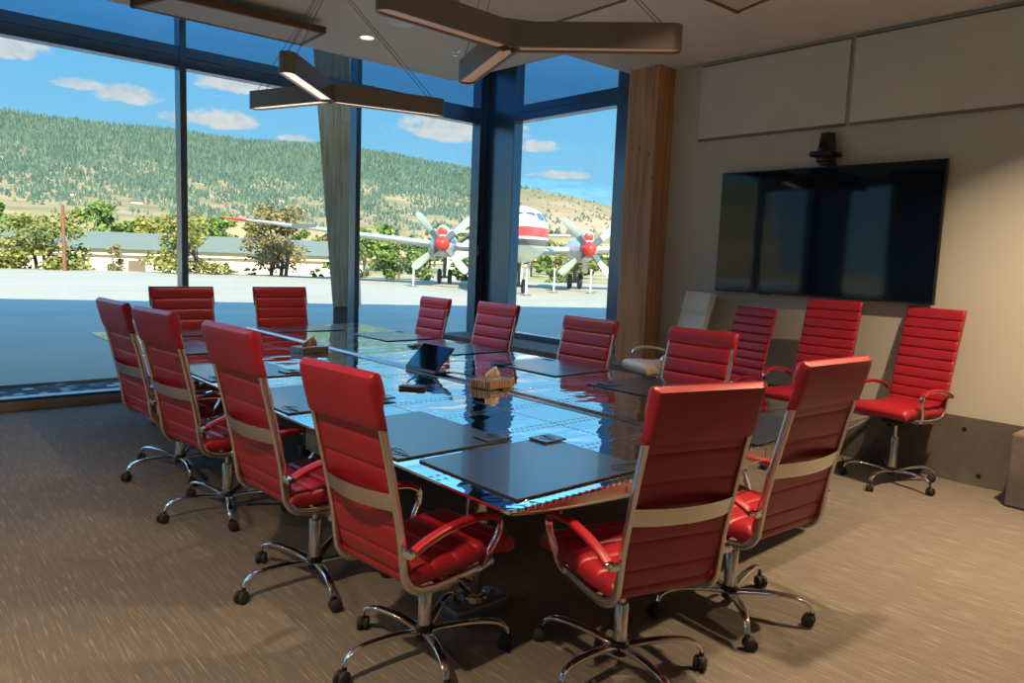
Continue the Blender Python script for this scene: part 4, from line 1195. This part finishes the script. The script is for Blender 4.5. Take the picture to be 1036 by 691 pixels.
# engines and propellers
def engine(s):
    Y = s*3.85; zc = -.45
    b = B(); Rm = Matrix.Translation(Vector((0, Y, zc))) @ Matrix.Rotation(pi/2, 4, 'Y')
    add_lathe(b, [(0, -3.0), (.25, -2.6), (.55, -1.2), (.72, .6), (.74, 2.4), (.66, 3.6), (.55, 4.2), (.47, 4.55), (.40, 4.55), (.38, 4.3), (0, 4.3)], 32, M=Rm)
    add_lathe(b, [(0, 2.2), (.34, 2.4), (.38, 3.6), (.36, 4.15), (.27, 4.45), (.22, 4.45), (.22, 4.1), (0, 4.1)], 24, M=Matrix.Translation(Vector((0, Y, zc+.62))) @ Matrix.Rotation(pi/2, 4, 'Y'))
    e = obj('engine_nacelle', b, M['plane_alu'], body, smooth=50)
    b = B(); add_lathe(b, [(0, 4.40), (.24, 4.40), (.26, 4.47), (.20, 4.50), (0, 4.50)], 20, M=Matrix.Translation(Vector((0, Y, zc+.62))) @ Matrix.Rotation(pi/2, 4, 'Y')); obj('intake_cover', b, M['plane_red'], e, smooth=40)
    pr = obj('propeller', (lambda b: (add_lathe(b, [(0, 4.5), (.36, 4.52), (.40, 4.75), (.38, 5.0), (.26, 5.30), (.08, 5.42), (0, 5.42)], 28, M=Rm), b)[1])(B()), M['plane_red'], body, smooth=50)
    for k in range(4):
        ang = radians(42+90*k)
        Mb = Matrix.Translation(Vector((4.82, Y, zc))) @ Matrix.Rotation(ang, 4, 'X')
        b = B(); g = []
        for (r, w, tw) in ((.62, .30, 50), (.95, .40, 42), (1.4, .46, 32), (1.65, .46, 24), (1.88, .40, 20), (2.0, .22, 18)):
            a = radians(tw); dx = Vector((sin(a), cos(a), 0)); nn = Vector((cos(a), -sin(a), 0)); c = Vector((0, 0, r))
            g.append([b.verts.new(Mb @ (c+dx*w*.5*u_+nn*v_)) for u_, v_ in ((-1, 0), (-.4, .035), (.4, .03), (1, 0), (.4, -.03), (-.4, -.03))])
        for A, C in zip(g, g[1:]):
            for i in range(6): b.faces.new((A[i], A[(i+1) % 6], C[(i+1) % 6], C[i]))
        b.faces.new(g[0]); b.faces.new(g[-1])
        obj('blade', b, M['blade'], pr)
        b = B(); a = radians(50); 
        R2 = Mb @ Matrix.Rotation(-a*.6, 4, 'Z'); add_box(b, -.07, .07, -.17, .17, .26, .86, bev=.03, M=R2)
        obj('blade_cuff', b, M['plane_dark'], pr)
    # main gear: strut, brace, twin wheels, doors
    b = B(); add_cyl(b, (.0, Y, .45-ZC), (0, Y, -1.0), .10, .12, 14); add_cyl(b, (-.0, Y-.42, .42-ZC), (0, Y+.42, .42-ZC), .07, n=12); add_cyl(b, (.1, Y, .9-ZC), (1.0, Y, -1.0), .05, n=8)
    gr = obj('main_gear', b, M['plane_dark'], body)
    for q in (-1, 1):
        b = B(); add_lathe(b, [(0, -.13), (.24, -.13), (.40, -.11), (.45, -.05), (.45, .05), (.40, .11), (.24, .13), (0, .13)], 24, M=Matrix.Translation(Vector((0, Y+q*.30, .45-ZC))) @ Matrix.Rotation(pi/2, 4, 'X')); obj('wheel', b, M['rubber'], gr, smooth=40)
        b = B(); add_box(b, -1.2, .9, Y+q*.62-.02, Y+q*.62+.02, -1.75, -1.0, bev=.01); obj('gear_door', b, M['plane_alu'], gr)
for s in (-1, 1): engine(s)
# nose gear
b = B(); add_cyl(b, (8.25, 0, .36-ZC), (8.25, 0, -1.3), .075, .09, 12); add_cyl(b, (8.25, -.26, .36-ZC), (8.25, .26, .36-ZC), .05, n=10); add_cyl(b, (8.32, 0, .8-ZC), (9.2, 0, -1.25), .04, n=8)
gr = obj('nose_gear', b, M['plane_dark'], body)
for q in (-1, 1):
    b = B(); add_lathe(b, [(0, -.09), (.18, -.09), (.31, -.08), (.36, -.03), (.36, .03), (.31, .08), (.18, .09), (0, .09)], 24, M=Matrix.Translation(Vector((8.25, q*.22, .36-ZC))) @ Matrix.Rotation(pi/2, 4, 'X')); obj('wheel', b, M['rubber'], gr, smooth=40)
    b = B(); add_box(b, 7.9, 9.3, q*.42-.015, q*.42+.015, -1.95, -1.25, bev=.01); obj('gear_door', b, M['plane_white'], gr)

# ------------------------------------------------------------------ sky, sun, lamps
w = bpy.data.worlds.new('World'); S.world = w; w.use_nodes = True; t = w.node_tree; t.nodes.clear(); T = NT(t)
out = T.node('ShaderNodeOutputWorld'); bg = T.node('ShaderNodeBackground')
d = T.node('ShaderNodeNewGeometry').outputs['Incoming']
tcw = T.node('ShaderNodeTexCoord').outputs['Generated']
sp = T.node('ShaderNodeSeparateXYZ'); T.l.new(tcw, sp.inputs[0]); X, Y, Z = sp.outputs
el = T.math('MULTIPLY', T.math('ARCSINE', Z), 180/pi); az = T.math('MULTIPLY', T.math('ARCTAN2', X, Y), 180/pi)
eln = T.math('DIVIDE', T.math('MAXIMUM', el, 0.0), 90.0)
sky = T.ramp(eln, [(0, srgb(160, 212, 240)), (.075, srgb(138, 206, 245)), (.15, srgb(112, 194, 245)), (.28, srgb(78, 170, 240)), (.5, srgb(58, 136, 214)), (1, srgb(66, 126, 190))])
nz = T.noise(T.mapping(tcw, (16, 16, 34)), 1, 5, .6); nf = T.noise(T.mapping(tcw, (50, 50, 80)), 1, 4, .6)
blobs = [(7.2, 11.6, 3.4, 1.25), (14.2, 9.7, 2.4, 1.0), (11.2, 10.0, 1.8, .6), (17.4, 8.6, 1.8, .7), (20.2, 8.7, 2.8, .95), (21.5, 11.2, 3.8, 1.0), (36.6, 9.3, 5.5, 1.5), (43.0, 8.3, 1.7, .65), (44.5, 6.3, 3.0, .45), (25.2, 7.9, 1.6, .45), (3, 9, 2.5, 1), (-6, 12, 7, 2), (-14, 8, 6, 1.6)]
acc = None
for a, e, wa, we in blobs:
    u = T.math('DIVIDE', T.math('SUBTRACT', az, a), wa); v = T.math('DIVIDE', T.math('SUBTRACT', el, e), we)
    v = T.math('MULTIPLY', v, T.math('ADD', 1.0, T.math('MULTIPLY', T.math('LESS_THAN', v, 0.0), .7)))
    q = T.math('SUBTRACT', 1.0, T.math('ADD', T.math('MULTIPLY', u, u), T.math('MULTIPLY', v, v)))
    acc = q if acc is None else T.math('MAXIMUM', acc, q)
n_ = T.math('ADD', T.math('MULTIPLY', T.math('SUBTRACT', nz, .5), 2.4), T.math('MULTIPLY', T.math('SUBTRACT', nf, .5), 1.6))
mask = T.sstep(T.math('ADD', acc, n_), .0, .75)
gen = T.math('MULTIPLY', T.sstep(T.noise(T.mapping(tcw, (3, 3, 7), loc=(4, 2, 1)), 1, 6, .6), .50, .66), T.sstep(el, 12.5, 17))
mask = T.math('MAXIMUM', T.math('MULTIPLY', mask, .82), T.math('MULTIPLY', gen, .6))
cc = T.ramp(T.math('ADD', T.math('MULTIPLY', nf, .5), T.math('MULTIPLY', nz, .5)), [(.3, srgb(196, 200, 206)), (.6, srgb(238, 232, 222))])
col = T.mix(mask, sky, cc)
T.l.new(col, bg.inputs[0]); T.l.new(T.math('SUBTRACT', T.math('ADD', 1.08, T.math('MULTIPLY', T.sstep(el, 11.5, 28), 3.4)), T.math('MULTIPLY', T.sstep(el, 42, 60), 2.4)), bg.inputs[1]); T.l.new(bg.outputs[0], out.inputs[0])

sd = bpy.data.lights.new('sun', 'SUN'); sd.energy = 12.0; sd.angle = radians(.53); sd.color = (1, .85, .61)
so = bpy.data.objects.new('sun', sd); link(so); so.location = (0, -20, 30)
dirv = Vector((.287*cos(radians(35)), .958*cos(radians(35)), -sin(radians(35))))
so.rotation_euler = dirv.to_track_quat('-Z', 'Y').to_euler()

def lamp(x, y, e, color=(1, .69, .42), size=.12, z=CZ-.02, spread=115):
    l = bpy.data.lights.new('downlight_beam', 'AREA'); l.shape = 'DISK'; l.size = size; l.energy = e; l.color = color; l.spread = radians(spread)
    o = bpy.data.objects.new('downlight_beam', l); o.location = (x, y, z); link(o)
LAMPS = [(3.62, 6.26, 24), (-1.4, 5.4, 34), (-.35, 1.7, 74), (2.6, 1.42, 40), (4.9, .8, 120), (4.7, 2.9, 14), (-2.3, 3.4, 40)]  # the far left lamps are unseen, added to brighten the floor there
for i, (x, y, e) in enumerate(LAMPS):
    lamp(x, y, e)
    if i: downlight(x, y, 'unseen round warm downlight in the ceiling outside the picture', r=.062)['group'] = 'downlights outside the picture'

# ------------------------------------------------------------------ camera
yaw, pitch, roll, F = 7.25850554e-01, 1.13036629e-01, 3.85749397e-02, 745.92
f = Vector((sin(yaw)*cos(pitch), cos(yaw)*cos(pitch), -sin(pitch))); r = Vector((cos(yaw), -sin(yaw), 0)); u = r.cross(f)
r2 = r*cos(roll)+u*sin(roll); u2 = -r*sin(roll)+u*cos(roll)
cd = bpy.data.cameras.new('camera'); cd.sensor_width = 36; cd.lens = F/1036*36; cd.clip_start = .05; cd.clip_end = 9000
co = bpy.data.objects.new('camera', cd); link(co)
co.matrix_world = Matrix(((r2.x, u2.x, -f.x, 0), (r2.y, u2.y, -f.y, 0), (r2.z, u2.z, -f.z, 1.6), (0, 0, 0, 1)))
S.camera = co

S.view_settings.view_transform = 'Standard'; S.view_settings.look = 'None'; S.view_settings.gamma = 1; S.view_settings.exposure = 0
S.view_settings.use_curve_mapping = False
cy = S.cycles
cy.use_denoising = True
cy.max_bounces = 10; cy.diffuse_bounces = 5; cy.glossy_bounces = 6; cy.transparent_max_bounces = 16
cy.sample_clamp_indirect = 3.0; cy.blur_glossy = .6
cy.caustics_reflective = True; cy.caustics_refractive = False
